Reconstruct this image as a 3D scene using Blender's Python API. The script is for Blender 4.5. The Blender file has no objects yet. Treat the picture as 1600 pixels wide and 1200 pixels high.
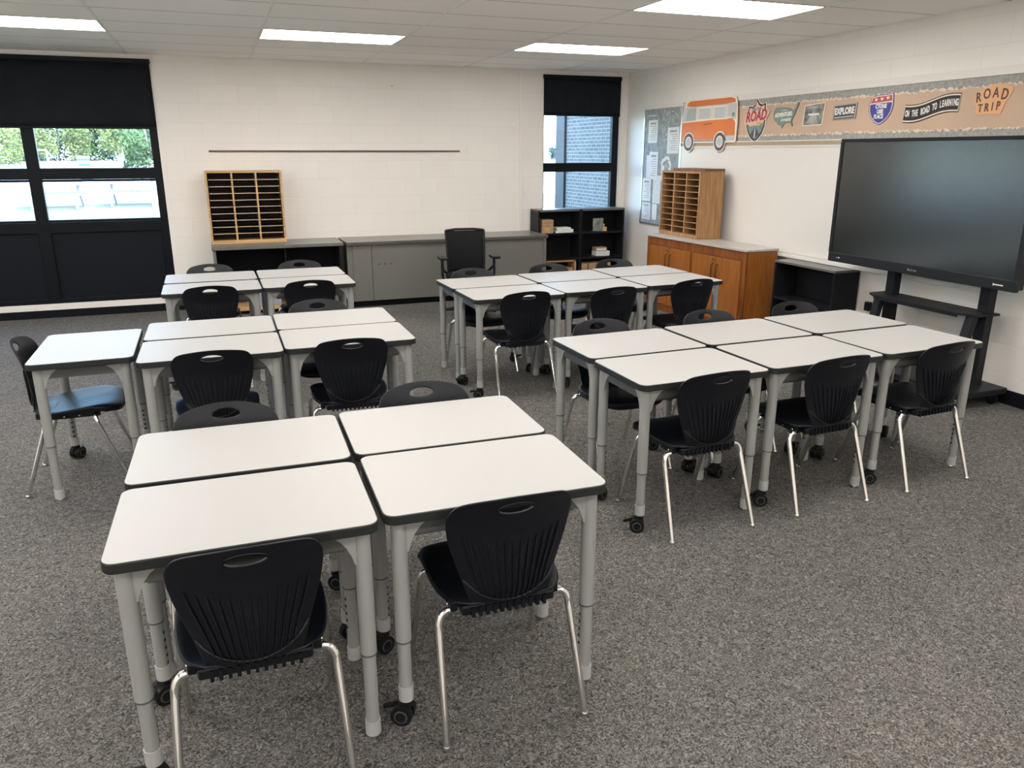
import bpy, bmesh, math, random
from mathutils import Vector, Matrix
PI = math.pi
random.seed(7)
S = bpy.context.scene
C = S.collection

# ------------------------------------------------------------------ camera
XR, YB, ZC = 5.177, 9.552, 2.717          # right wall, back wall, ceiling
cd = bpy.data.cameras.new('camera'); cam = bpy.data.objects.new('camera', cd); C.objects.link(cam)
cd.sensor_fit = 'HORIZONTAL'; cd.sensor_width = 36.0; cd.lens = 1209.0 / 1600 * 36.0
cd.clip_start = 0.05; cd.clip_end = 500
pit, yaw = math.radians(16.667), math.radians(20.437)
fw = Vector((math.sin(yaw)*math.cos(pit), math.cos(yaw)*math.cos(pit), -math.sin(pit)))
rt = Vector((math.cos(yaw), -math.sin(yaw), 0)); up = rt.cross(fw)
cam.matrix_world = Matrix(((rt.x, up.x, -fw.x, 0), (rt.y, up.y, -fw.y, 0), (rt.z, up.z, -fw.z, 1.7345), (0, 0, 0, 1)))
S.camera = cam

# ------------------------------------------------------------------ sky, sun, exposure
W = bpy.data.worlds.new('world'); S.world = W; W.use_nodes = True
wn = W.node_tree; bg = wn.nodes['Background']
sky = wn.nodes.new('ShaderNodeTexSky')
try:
    sky.sky_type = 'NISHITA'; sky.sun_disc = False
    sky.sun_elevation = math.radians(52); sky.sun_rotation = math.radians(150)
    sky.air_density = 1.0; sky.dust_density = 1.5
except Exception:
    pass
wn.links.new(sky.outputs[0], bg.inputs[0]); bg.inputs[1].default_value = 2.8
sl = bpy.data.lights.new('sun', 'SUN'); sl.energy = 12.5; sl.angle = 0.01; sl.color = (1.0, .95, .86)
sun = bpy.data.objects.new('sun', sl); C.objects.link(sun)
sun.rotation_euler = Vector((-0.45, 0.55, -0.95)).to_track_quat('-Z', 'Y').to_euler()
sun.location = (10, -10, 20)
LAMP = 15.0                                 # radiance of the ceiling panels
S.view_settings.view_transform = 'Standard'; S.view_settings.look = 'None'
S.view_settings.gamma = 1.0; S.view_settings.use_curve_mapping = False
S.view_settings.exposure = 0.0
S.cycles.max_bounces = 8; S.cycles.diffuse_bounces = 5; S.cycles.transparent_max_bounces = 12
S.cycles.sample_clamp_indirect = 10.0
S.cycles.use_denoising = True

# ------------------------------------------------------------------ materials
def sg(r, g, b):
    f = lambda c: c/255/12.92 if c/255 <= .04045 else ((c/255+.055)/1.055)**2.4
    return (f(r), f(g), f(b), 1)
MATS = {}
def mat(name, col, rough=.5, metal=0.0, spec=.5, noise=0, nscale=20, bump=0, bscale=60, emit=None, coat=0):
    m = bpy.data.materials.new(name); m.use_nodes = True
    n, l = m.node_tree.nodes, m.node_tree.links
    b = n['Principled BSDF']
    if len(col) == 3: col = (*col, 1)
    b.inputs['Base Color'].default_value = col
    b.inputs['Roughness'].default_value = rough; b.inputs['Metallic'].default_value = metal
    b.inputs['Specular IOR Level'].default_value = spec
    if coat: b.inputs['Coat Weight'].default_value = coat
    tc = n.new('ShaderNodeTexCoord')
    if noise:
        t = n.new('ShaderNodeTexNoise'); t.inputs['Scale'].default_value = nscale; t.inputs['Detail'].default_value = 4
        l.new(tc.outputs['Object'], t.inputs['Vector'])
        r = n.new('ShaderNodeValToRGB')
        r.color_ramp.elements[0].position = .3; r.color_ramp.elements[1].position = .7
        r.color_ramp.elements[0].color = tuple(c*(1-noise) for c in col[:3])+(1,)
        r.color_ramp.elements[1].color = tuple(min(1, c*(1+noise)) for c in col[:3])+(1,)
        l.new(t.outputs['Fac'], r.inputs['Fac']); l.new(r.outputs[0], b.inputs['Base Color'])
    if bump:
        t2 = n.new('ShaderNodeTexNoise'); t2.inputs['Scale'].default_value = bscale; t2.inputs['Detail'].default_value = 3
        l.new(tc.outputs['Object'], t2.inputs['Vector'])
        bp = n.new('ShaderNodeBump'); bp.inputs['Strength'].default_value = bump; bp.inputs['Distance'].default_value = .002
        l.new(t2.outputs['Fac'], bp.inputs['Height']); l.new(bp.outputs[0], b.inputs['Normal'])
    if emit:
        b.inputs['Emission Color'].default_value = (*emit[:3], 1); b.inputs['Emission Strength'].default_value = emit[3]
    MATS[name] = m
    return m

def block_mat(name, axis, col, mortar, bw, rh, ms, offu=0, offv=0, rough=.45, bump=.6, boff=.5, var=.03):
    m = bpy.data.materials.new(name); m.use_nodes = True
    n, l = m.node_tree.nodes, m.node_tree.links; b = n['Principled BSDF']
    tc = n.new('ShaderNodeTexCoord'); sp = n.new('ShaderNodeSeparateXYZ'); cb = n.new('ShaderNodeCombineXYZ')
    l.new(tc.outputs['Object'], sp.inputs[0])
    au = n.new('ShaderNodeMath'); au.inputs[1].default_value = offu
    av = n.new('ShaderNodeMath'); av.inputs[1].default_value = offv
    l.new(sp.outputs[axis[0]], au.inputs[0]); l.new(sp.outputs[axis[1]], av.inputs[0])
    l.new(au.outputs[0], cb.inputs[0]); l.new(av.outputs[0], cb.inputs[1])
    br = n.new('ShaderNodeTexBrick'); br.offset = boff; br.squash = 1
    br.inputs['Scale'].default_value = 1.0; br.inputs['Brick Width'].default_value = bw
    br.inputs['Row Height'].default_value = rh; br.inputs['Mortar Size'].default_value = ms
    br.inputs['Mortar Smooth'].default_value = .6
    br.inputs['Color1'].default_value = tuple(c*(1-var) for c in col[:3])+(1,)
    br.inputs['Color2'].default_value = tuple(min(1, c*(1+var)) for c in col[:3])+(1,)
    br.inputs['Mortar'].default_value = mortar
    l.new(cb.outputs[0], br.inputs['Vector']); l.new(br.outputs['Color'], b.inputs['Base Color'])
    b.inputs['Roughness'].default_value = rough
    ns = n.new('ShaderNodeTexNoise'); ns.inputs['Scale'].default_value = 90; ns.inputs['Detail'].default_value = 4
    l.new(tc.outputs['Object'], ns.inputs['Vector'])
    mx = n.new('ShaderNodeMath'); mx.operation = 'MULTIPLY_ADD'; mx.inputs[1].default_value = .12
    inv = n.new('ShaderNodeMath'); inv.operation = 'SUBTRACT'; inv.inputs[0].default_value = 1.0
    l.new(br.outputs['Fac'], inv.inputs[1]); l.new(ns.outputs['Fac'], mx.inputs[0]); l.new(inv.outputs[0], mx.inputs[2])
    bp = n.new('ShaderNodeBump'); bp.inputs['Strength'].default_value = bump; bp.inputs['Distance'].default_value = .003
    l.new(mx.outputs[0], bp.inputs['Height']); l.new(bp.outputs[0], b.inputs['Normal'])
    return m

def carpet_mat():
    m = bpy.data.materials.new('carpet'); m.use_nodes = True
    n, l = m.node_tree.nodes, m.node_tree.links; b = n['Principled BSDF']
    tc = n.new('ShaderNodeTexCoord')
    def nz(scale, detail, dist, rough=.6):
        t = n.new('ShaderNodeTexNoise'); t.inputs['Scale'].default_value = scale
        t.inputs['Detail'].default_value = detail; t.inputs['Distortion'].default_value = dist
        t.inputs['Roughness'].default_value = rough
        l.new(tc.outputs['Object'], t.inputs['Vector']); return t
    a = nz(62, 3, 2.2); c = nz(1.1, 2, 0)
    r = n.new('ShaderNodeValToRGB'); e = r.color_ramp.elements
    e[0].position = .34; e[0].color = (.032, .031, .031, 1)
    e[1].position = .68; e[1].color = (.29, .275, .255, 1)
    k = e.new(.5); k.color = (.115, .110, .103, 1)
    l.new(a.outputs['Fac'], r.inputs['Fac'])
    mx = n.new('ShaderNodeMix'); mx.data_type = 'RGBA'; mx.blend_type = 'MULTIPLY'; mx.inputs[0].default_value = 1
    r2 = n.new('ShaderNodeValToRGB'); r2.color_ramp.elements[0].position = .3; r2.color_ramp.elements[1].position = .7
    r2.color_ramp.elements[0].color = (.88, .88, .9, 1); r2.color_ramp.elements[1].color = (1, .99, .97, 1)
    l.new(c.outputs['Fac'], r2.inputs['Fac'])
    l.new(r.outputs[0], mx.inputs[6]); l.new(r2.outputs[0], mx.inputs[7])
    l.new(mx.outputs[2], b.inputs['Base Color'])
    b.inputs['Roughness'].default_value = .95; b.inputs['Specular IOR Level'].default_value = .15
    bp = n.new('ShaderNodeBump'); bp.inputs['Strength'].default_value = .7; bp.inputs['Distance'].default_value = .004
    l.new(a.outputs['Fac'], bp.inputs['Height']); l.new(bp.outputs[0], b.inputs['Normal'])
    return m

def wood_mat(name, c1, c2, axis='Z', scale=14, rough=.4):
    m = bpy.data.materials.new(name); m.use_nodes = True
    n, l = m.node_tree.nodes, m.node_tree.links; b = n['Principled BSDF']
    tc = n.new('ShaderNodeTexCoord'); mp = n.new('ShaderNodeMapping')
    sc = [1.0, 1.0, 1.0]; sc['XYZ'.index(axis)] = .08; mp.inputs['Scale'].default_value = sc
    l.new(tc.outputs['Object'], mp.inputs[0])
    t = n.new('ShaderNodeTexNoise'); t.inputs['Scale'].default_value = scale*3; t.inputs['Detail'].default_value = 5
    t.inputs['Distortion'].default_value = .8
    l.new(mp.outputs[0], t.inputs['Vector'])
    r = n.new('ShaderNodeValToRGB'); r.color_ramp.elements[0].position = .35; r.color_ramp.elements[1].position = .68
    r.color_ramp.elements[0].color = c1; r.color_ramp.elements[1].color = c2
    l.new(t.outputs['Fac'], r.inputs['Fac']); l.new(r.outputs[0], b.inputs['Base Color'])
    b.inputs['Roughness'].default_value = rough
    return m

def glass_mat():
    m = bpy.data.materials.new('window_glass'); m.use_nodes = True
    n, l = m.node_tree.nodes, m.node_tree.links; n.clear()
    o = n.new('ShaderNodeOutputMaterial'); mx = n.new('ShaderNodeMixShader')
    tr = n.new('ShaderNodeBsdfTransparent'); tr.inputs[0].default_value = (.80, .90, .95, 1)
    gl = n.new('ShaderNodeBsdfGlossy'); gl.inputs['Roughness'].default_value = .02
    lw = n.new('ShaderNodeLayerWeight'); pw = n.new('ShaderNodeMath'); pw.operation = 'POWER'; pw.inputs[1].default_value = 5
    fr = n.new('ShaderNodeMath'); fr.operation = 'MULTIPLY_ADD'; fr.inputs[1].default_value = .8; fr.inputs[2].default_value = .035
    l.new(lw.outputs['Facing'], pw.inputs[0]); l.new(pw.outputs[0], fr.inputs[0])
    l.new(fr.outputs[0], mx.inputs[0]); l.new(tr.outputs[0], mx.inputs[1]); l.new(gl.outputs[0], mx.inputs[2])
    l.new(mx.outputs[0], o.inputs[0]); return m

WALLC = (.82, .785, .74, 1); MORT = (.79, .755, .71, 1)
m_wall_b = block_mat('painted_block_back', (0, 2), WALLC, MORT, .4064, .2032, .0045, offu=-.335, offv=-.01, bump=.35, var=.012)
m_wall_r = block_mat('painted_block_right', (1, 2), WALLC, MORT, .4064, .2032, .0045, offu=.1, offv=-.01, bump=.35, var=.012)
m_tile = block_mat('ceiling_tile', (0, 1), (.97, .955, .915, 1), (.50, .40, .37, 1), 1.2192, .6096, .010, offu=.7214+12.192, offv=-4.82+12.192, rough=.9, bump=.3, boff=0, var=.012)
m_brick = block_mat('outdoor_brick', (1, 2), (.15, .135, .122, 1), (.40, .37, .34, 1), .155, .0515, .006, rough=.8, bump=.5, var=.16)
m_carpet = carpet_mat()
m_glass = glass_mat()
m_plain = mat('wall_paint', WALLC, .5)
m_frame = mat('black_window_frame', (.006, .008, .011), .35, spec=.14)
m_panel = mat('black_window_panel', (.007, .009, .014), .45, spec=.14)
m_blind = mat('blind_fabric', (.011, .013, .017), .8, spec=.14, noise=.12, nscale=6)
m_base = mat('black_baseboard', (.008, .009, .012), .35, spec=.14)
m_lam = mat('white_laminate', (.408, .398, .385), .42, spec=.22, bump=.04, bscale=900)
m_edge = mat('desk_edge_band', (.017, .019, .019), .5, spec=.3)
m_grey = mat('grey_powder_coat', (.29, .292, .285), .42)
m_greyl = mat('light_grey_collar', (.40, .40, .39), .45)
m_apron = mat('desk_apron_steel', (.075, .075, .074), .45)
m_slot = mat('slot_black', (.01, .01, .01), .7)
m_black = mat('caster_rubber', (.012, .012, .013), .5, spec=.14)
m_hub = mat('caster_hub', (.07, .072, .075), .45)
m_plas = mat('chair_plastic', (.0015, .0026, .0060), .44, spec=.36, bump=.12, bscale=700)
m_chrome = mat('chrome', (.80, .79, .77), .07, metal=1)
m_alu = mat('aluminium', (.62, .62, .60), .35, metal=.8)
m_dmet = mat('black_metal', (.016, .017, .020), .42, spec=.14)
m_white = mat('white_board', (.76, .73, .69), .22, spec=.4)
m_tbar = mat('ceiling_t_bar', (.86, .85, .80), .5)
m_wtrim = mat('white_trim', (.76, .73, .68), .4)
m_tan = mat('tan_cork', (.43, .33, .22), .8, noise=.1, nscale=60)
m_cgrey = mat('cabinet_grey', (.155, .150, .138), .42)
m_ctop = mat('grey_worktop', (.15, .145, .132), .28, noise=.12, nscale=70)
m_cedge = mat('worktop_edge', (.08, .077, .067), .4)
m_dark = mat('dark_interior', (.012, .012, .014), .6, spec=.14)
m_oak = wood_mat('honey_oak', sg(148, 106, 66), sg(184, 140, 94), 'Z', 14, .45)
m_oakd = wood_mat('walnut_board', sg(96, 66, 42), sg(124, 90, 60), 'Y', 14, .45)
m_lwood = wood_mat('light_wood_edge', sg(178, 140, 92), sg(206, 170, 122), 'X', 8, .5)
m_hard = mat('dark_hardboard', (.045, .026, .016), .6)
m_hardb = mat('brown_hardboard', (.15, .085, .045), .6)
m_cab = wood_mat('orange_wood', sg(138, 80, 30), sg(164, 102, 44), 'Z', 16, .32)
m_cabd = wood_mat('orange_wood_trim', sg(104, 56, 16), sg(148, 86, 34), 'Z', 9, .35)
m_bronze = mat('bronze_pull', (.10, .035, .012), .4, metal=.5)
m_lamtop = mat('grey_laminate_top', (.48, .45, .42), .25, noise=.06, nscale=150)
m_screen = mat('screen_glass', (.008, .009, .009), .215, spec=1.0)
m_screen.node_tree.nodes['Principled BSDF'].inputs['IOR'].default_value = 1.6
m_shelf = mat('black_laminate', (.012, .012, .014), .38, spec=.14)
m_shelf_sheen = mat('black_laminate_top_sheen', (.12, .12, .115), .3)  # same black laminate; reflected light on the tops painted in as lighter grey
m_card = mat('cardboard', (.42, .27, .15), .7, noise=.15, nscale=25)
m_paper = mat('paper', (.78, .78, .76), .7, noise=.05, nscale=50)
m_paper2 = mat('printed_paper', (.70, .72, .72), .7, noise=.13, nscale=45)
m_chalk = mat('grey_green_board', (.29, .32, .32), .7, noise=.25, nscale=16)
m_kraft = mat('kraft_paper', (.58, .42, .30), .75, noise=.04, nscale=4)
m_bgrey = mat('banner_grey', (.34, .34, .32), .8, noise=.2, nscale=40)
m_bcream = mat('banner_cream', (.74, .62, .50), .8)
m_orange = mat('bus_orange', (.72, .20, .045), .5, noise=.05, nscale=5)
m_orange2 = mat('bus_dark_orange', (.62, .17, .04), .5)
m_cream = mat('cream_card', (.84, .72, .60), .6)
m_bglass = mat('bus_window_grey', (.50, .52, .50), .5)
m_ink = mat('ink_black', (.02, .02, .022), .6)
m_wink = mat('ink_white', (.80, .78, .74), .6)
m_red = mat('ink_red', (.36, .045, .06), .6)
m_pink = mat('ink_pink', (.80, .48, .40), .6)
m_teal = mat('ink_teal', (.13, .22, .20), .6)
m_tealg = mat('ink_grey_teal', (.20, .28, .26), .6)
m_yel = mat('ink_yellow', (.70, .42, .13), .6)
m_slate = mat('ink_slate', (.075, .085, .11), .6)
m_blue = mat('ink_blue', (.055, .065, .30), .6)
m_ired = mat('ink_interstate_red', (.50, .10, .10), .6)
m_brown = mat('ink_brown', (.10, .055, .045), .6)
m_lorange = mat('ink_orange', (.78, .42, .22), .6)
m_photo = mat('photo_print', (.22, .23, .22), .5, noise=.7, nscale=14)
m_lav = mat('lavender_plastic', (.30, .32, .40), .4)
m_navy = mat('blue_book', (.06, .10, .16), .5)
m_diff = mat('lamp_diffuser', (.9, .9, .9), .5, emit=(1, .965, .92, LAMP))
m_mesh = mat('mesh_fabric', (.008, .009, .010), .7, spec=.14, noise=.3, nscale=120)
m_grass = mat('grass', (.135, .135, .075), .9, noise=.18, nscale=.35)
m_pave = mat('pavement', (.42, .42, .41), .9, noise=.05, nscale=1)
m_leaf = mat('leaves_green', (.050, .105, .025), .7, noise=.3, nscale=.8)
m_leaf2 = mat('leaves_yellow_green', (.10, .125, .03), .7, noise=.25, nscale=.8)
m_leaf3 = mat('leaves_blue_green', (.018, .04, .04), .7, noise=.3, nscale=.6)
m_bark = mat('bark', (.30, .26, .21), .9)
m_postw = mat('post_white', (.75, .75, .75), .6)
m_postb = mat('post_blue', (.03, .08, .18), .6)
m_extd = mat('brown_metal_trim', (.025, .023, .028), .5)

# ------------------------------------------------------------------ geometry helpers
class MB:
    def __init__(s): s.bm = bmesh.new(); s.mats = []; s.lay = s.bm.faces.layers.int.new('done')
    def mi(s, m):
        if m not in s.mats: s.mats.append(m)
        return s.mats.index(m)
    def _fin(s, f0, m, smooth=False):
        i = s.mi(m)
        for f in s.bm.faces:
            if f[s.lay] == 0: f.material_index = i; f.smooth = smooth; f[s.lay] = 1
    def box(s, a, b, m, bev=0, M=None):
        f0 = len(s.bm.faces)
        x0, y0, z0 = [min(p, q) for p, q in zip(a, b)]; x1, y1, z1 = [max(p, q) for p, q in zip(a, b)]
        mtx = Matrix.Translation(((x0+x1)/2, (y0+y1)/2, (z0+z1)/2)) @ Matrix.Diagonal((x1-x0, y1-y0, z1-z0, 1))
        if M is not None: mtx = M @ mtx
        r = bmesh.ops.create_cube(s.bm, size=1, matrix=mtx)
        if bev:
            es = list({e for v in r['verts'] for e in v.link_edges})
            bmesh.ops.bevel(s.bm, geom=es, offset=bev, segments=2, affect='EDGES', profile=.5)
        s._fin(f0, m); return s
    def tube(s, pts, r, m, n=12, caps=True, radii=None):
        f0 = len(s.bm.faces); pts = [Vector(p) for p in pts]; rings = []
        prev = None
        for i, p in enumerate(pts):
            t = (pts[min(i+1, len(pts)-1)] - pts[max(i-1, 0)]).normalized()
            if prev is None:
                u = t.orthogonal().normalized()
            else:
                u = (prev - t*prev.dot(t)).normalized()
            prev = u; v = t.cross(u); rr = radii[i] if radii else r
            rings.append([s.bm.verts.new(p + (u*math.cos(2*PI*k/n) + v*math.sin(2*PI*k/n))*rr) for k in range(n)])
        for a, b in zip(rings, rings[1:]):
            for k in range(n):
                s.bm.faces.new((a[k], a[(k+1) % n], b[(k+1) % n], b[k]))
        s._fin(f0, m, True)
        if caps:
            f1 = len(s.bm.faces)
            for rg in (list(reversed(rings[0])), rings[-1]):
                s.bm.faces.new([s.bm.verts.new(v.co) for v in rg])
            s._fin(f1, m)
        return s
    def lathe(s, prof, m, n=20, M=None):      # prof: (r, z)
        f0 = len(s.bm.faces); rings = []
        for r, z in prof:
            ring = []
            for k in range(n):
                p = Vector((r*math.cos(2*PI*k/n), r*math.sin(2*PI*k/n), z))
                ring.append(s.bm.verts.new(M @ p if M is not None else p))
            rings.append(ring)
        for a, b in zip(rings, rings[1:]):
            for k in range(n): s.bm.faces.new((a[k], a[(k+1) % n], b[(k+1) % n], b[k]))
        s._fin(f0, m, True); f1 = len(s.bm.faces)
        for rg in (list(reversed(rings[0])), rings[-1]): s.bm.faces.new([s.bm.verts.new(v.co) for v in rg])
        s._fin(f1, m)
        return s
    def prism(s, pts, z0, z1, m, M=None):     # polygon in local XY, extruded along Z
        f0 = len(s.bm.faces)
        T = (lambda p: M @ Vector(p)) if M is not None else (lambda p: Vector(p))
        a = [s.bm.verts.new(T((x, y, z0))) for x, y in pts]; b = [s.bm.verts.new(T((x, y, z1))) for x, y in pts]
        n = len(pts)
        s.bm.faces.new(list(reversed(a))); s.bm.faces.new(b)
        for k in range(n): s.bm.faces.new((a[k], a[(k+1) % n], b[(k+1) % n], b[k]))
        s._fin(f0, m); return s
    def build(s, name, parent=None, loc=None, smooth_angle=None):
        me = bpy.data.meshes.new(name); s.bm.faces.layers.int.remove(s.lay)
        bmesh.ops.recalc_face_normals(s.bm, faces=s.bm.faces)
        s.bm.to_mesh(me); s.bm.free()
        for m in s.mats: me.materials.append(m)
        o = bpy.data.objects.new(name, me); C.objects.link(o)
        if parent: o.parent = parent
        if loc: o.location = loc
        return o

def tag(o, label, cat, group=None, kind=None):
    o['label'] = label; o['category'] = cat
    if group: o['group'] = group
    if kind: o['kind'] = kind
    return o
def thing(name, label, cat, loc=(0, 0, 0), rz=0, group=None):
    o = bpy.data.objects.new(name, None); C.objects.link(o); o.empty_display_size = .1
    o.location = loc; o.rotation_euler = (0, 0, rz)
    return tag(o, label, cat, group)
def struct(o): o['kind'] = 'structure'; return o
def kids(o): return [c for c in bpy.data.objects if c.parent == o]
def copy_tree(o, parent=None):
    c = o.copy(); C.objects.link(c)
    if parent: c.parent = parent
    for ch in kids(o): copy_tree(ch, c)
    return c
def rrect(w, d, r, n=5):
    P = []
    for cx, cy, a0 in ((w/2-r, d/2-r, 0), (-w/2+r, d/2-r, 90), (-w/2+r, -d/2+r, 180), (w/2-r, -d/2+r, 270)):
        for k in range(n+1):
            a = math.radians(a0 + 90*k/n); P.append((cx+r*math.cos(a), cy+r*math.sin(a)))
    return P
def arc(p0, p1, p2, n=6):                     # quadratic bend
    p0, p1, p2 = Vector(p0), Vector(p1), Vector(p2)
    return [p0*(1-t)**2 + p1*2*t*(1-t) + p2*t*t for t in [k/n for k in range(n+1)]]
# frame of the right wall: local x = to the right when facing it (-Y), local y = up, local z = into the room (-X)
def RW(y, z, off=0): return Matrix(((0, 0, -1, XR-off), (-1, 0, 0, y), (0, 1, 0, z), (0, 0, 0, 1)))

def text_obj(name, s, size, m, parent, M, depth=.001, sx=1.0, shear=0.0, offset=0.0, space=1.0):
    cu = bpy.data.curves.new('t', 'FONT'); cu.body = s; cu.size = size; cu.extrude = depth; cu.shear = shear
    cu.align_x = 'CENTER'; cu.align_y = 'CENTER'; cu.offset = offset; cu.space_character = space
    cu.resolution_u = 3
    t = bpy.data.objects.new('t', cu); C.objects.link(t)
    dg = bpy.context.evaluated_depsgraph_get()
    me = bpy.data.meshes.new_from_object(t.evaluated_get(dg))
    bpy.data.objects.remove(t); bpy.data.curves.remove(cu)
    me.transform(M @ Matrix.Diagonal((sx, 1, 1, 1)))
    me.materials.clear(); me.materials.append(m); me.name = name
    o = bpy.data.objects.new(name, me); C.objects.link(o); o.parent = parent
    return o

# ------------------------------------------------------------------ room shell
XL, YF = -4.4, -3.0
b = MB(); b.box((XL-.2, YF-.2, -.2), (XR+.2, YB+.3, 0), m_carpet); struct(b.build('floor'))
b = MB()                                      # ceiling round the dark gap beside a slipped tile
gx0, gx1, gy0, gy1 = 4.66, 5.08, 9.09, 9.16
for a, c in (((XL-.2, YF-.2), (XR+.2, gy0)), ((XL-.2, gy1), (XR+.2, YB+.3)), ((XL-.2, gy0), (gx0, gy1)), ((gx1, gy0), (XR+.2, gy1))):
    b.box((*a, ZC), (*c, ZC+.04), m_tile)
b.box((XL-.3, YF-.3, ZC+.35), (XR+.3, YB+.4, ZC+.5), m_dark)
b.box((XL-.3, YF-.3, ZC+.04), (XL-.2, YB+.4, ZC+.35), m_dark); b.box((XR+.2, YF-.3, ZC+.04), (XR+.3, YB+.4, ZC+.35), m_dark)
b.box((XL-.3, YF-.3, ZC+.04), (XR+.3, YF-.2, ZC+.35), m_dark); b.box((XL-.3, YB+.3, ZC+.04), (XR+.3, YB+.4, ZC+.35), m_dark)
struct(b.build('ceiling'))
W1 = (-4.05, -.52, .15, 2.66); W2 = (3.985, 5.09, .60, 2.665)
b = MB()
y0, y1 = YB, YB+.28
b.box((XL, y0, 0), (W1[0], y1, ZC), m_wall_b)
b.box((W1[0], y0, 0), (W1[1], y1, W1[2]), m_wall_b); b.box((W1[0], y0, W1[3]), (W1[1], y1, ZC), m_wall_b)
b.box((W1[1], y0, 0), (W2[0], y1, ZC), m_wall_b)
b.box((W2[0], y0, 0), (W2[1], y1, W2[2]), m_wall_b); b.box((W2[0], y0, W2[3]), (W2[1], y1, ZC), m_wall_b)
b.box((W2[1], y0, 0), (XR+.2, y1, ZC), m_wall_b)
struct(b.build('wall_back'))
b = MB(); b.box((XR, YF, 0), (XR+.2, YB, ZC), m_wall_r); struct(b.build('wall_right'))
b = MB(); b.box((XL-.2, YF, 0), (XL, YB+.28, ZC), m_wall_r); struct(b.build('wall_left'))
b = MB(); b.box((XL-.2, YF-.2, 0), (XR+.2, YF, ZC), m_wall_b); struct(b.build('wall_front'))
b = MB(); b.box((XL, YB-.008, 0), (-.1, YB, .085), m_base); b.box((5.05, YB-.008, 0), (XR, YB, .1), m_base); struct(b.build('baseboard_back'))
b = MB(); b.box((XR-.008, YF, 0), (XR, YB-.008, .105), m_base); struct(b.build('baseboard_right'))
b = MB(); b.box((3.655, YB-.018, .757), (3.69, YB, ZC), m_plain, bev=.004); struct(b.build('trim_1'))

b = MB()
for k in range(-3, 5):
    x = -.7214+1.2192*k
    b.box((x-.012, YF, ZC-.004), (x+.012, YB, ZC-.0005), m_tbar)
struct(b.build('trim_2'))
# ceiling lights
def make_light():
    t = thing('ceiling_light', '', 'ceiling light')
    b = MB(); w, d = 1.2192/2, .6096/2
    for a, c in (((-w, -d), (w, -d+.012)), ((-w, d-.012), (w, d)), ((-w, -d), (-w+.012, d)), ((w-.012, -d), (w, d))):
        b.box((*a, -.004), (*c, -.0005), m_wtrim)
    b.build('frame', t)
    b = MB(); b.box((-w+.012, -d+.012, -.003), (w-.012, d-.012, -.0006), m_diff); b.build('diffuser', t)
    return t
L0 = make_light(); first = True
for r, (yy, rn) in enumerate(((7.565, 'back'), (5.125, 'second'), (2.685, 'third'), (.245, 'fourth'), (-2.2, 'fifth'))):
    for c, (xx, cn) in enumerate(((-3.77, 'far left'), (-1.33, 'left'), (1.11, 'centre'), (3.55, 'right'))):
        o = L0 if first else copy_tree(L0); first = False
        o.location = (xx, yy, ZC)
        where = {(0, 1): 'near the big left window, cut by the left photo edge', (0, 2): 'nearest above the wall of the long brown rail',
                 (0, 3): 'nearest above the narrow right window', (1, 3): 'largest in view, towards the right wall and orange bus',
                 (1, 2): 'only its far corner showing at the top edge'}.get((r, c), 'in the %s row from the window wall, %s column' % (rn, cn))
        tag(o, 'flat ceiling light ' + where, 'ceiling light', 'flat ceiling light panels')

# windows
def empty(name, loc=(0, 0, 0)):
    o = bpy.data.objects.new(name, None); C.objects.link(o); o.location = loc; o['kind'] = 'structure'; return o
w1 = empty('window_1', (-2.3, YB+.05, .15))
def wchild(name, b, par):
    o = b.build(name, par); o.matrix_parent_inverse = Matrix.Translation(-Vector(par.location)); return o
b = MB(); ya, yb = YB+.012, YB+.075
for x0, x1 in ((-.60, -.52), (-1.81, -1.69), (-2.97, -2.85), (-4.05, -3.97)): b.box((x0, ya, .15), (x1, yb, 2.66), m_frame, bev=.004)
for z0, z1 in ((.15, .20), (.905, 1.016), (1.46, 1.575), (2.6, 2.66)): b.box((-4.05, ya+.004, z0), (-.52, yb, z1), m_frame, bev=.004)
for x0, x1 in ((-1.69, -.60), (-2.85, -1.81), (-3.97, -2.97)):      # inner casings of the lower lights
    for zz in (1.03, 1.446): b.box((x0, ya+.015, zz-.012), (x1, yb-.01, zz+.012), m_frame)
wchild('window_frame', b, w1)
b = MB()
for x0, x1 in ((-1.70, -.57), (-2.86, -1.80), (-3.97, -2.97)): b.box((x0, ya+.03, .19), (x1, ya+.05, .915), m_panel)
wchild('lower_panel', b, w1)
for x0, x1 in ((-1.69, -.60), (-2.85, -1.81), (-3.97, -2.97)):
    for z0, z1 in ((1.016, 1.46), (1.575, 2.6)):
        b = MB(); b.box((x0, ya+.035, z0), (x1, ya+.041, z1), m_glass); wchild('pane', b, w1)
w2 = empty('window_2', (4.53, YB+.05, .6))
b = MB()
for x0, x1 in ((3.985, 4.0), (4.972, 5.062)): b.box((x0, ya, .6), (x1, yb, 2.665), m_frame, bev=.004)
b.box((5.062, YB+.002, .6), (5.09, yb+.01, 2.665), m_wtrim)
for z0, z1 in ((.6, .68), (1.49, 1.602), (2.6, 2.665)): b.box((3.985, ya+.004, z0), (5.06, yb, z1), m_frame, bev=.004)
wchild('window_frame', b, w2)
for z0, z1 in ((.68, 1.49), (1.602, 2.6)):
    b = MB(); b.box((4.0, ya+.035, z0), (4.972, ya+.041, z1), m_glass); wchild('pane', b, w2)

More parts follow.
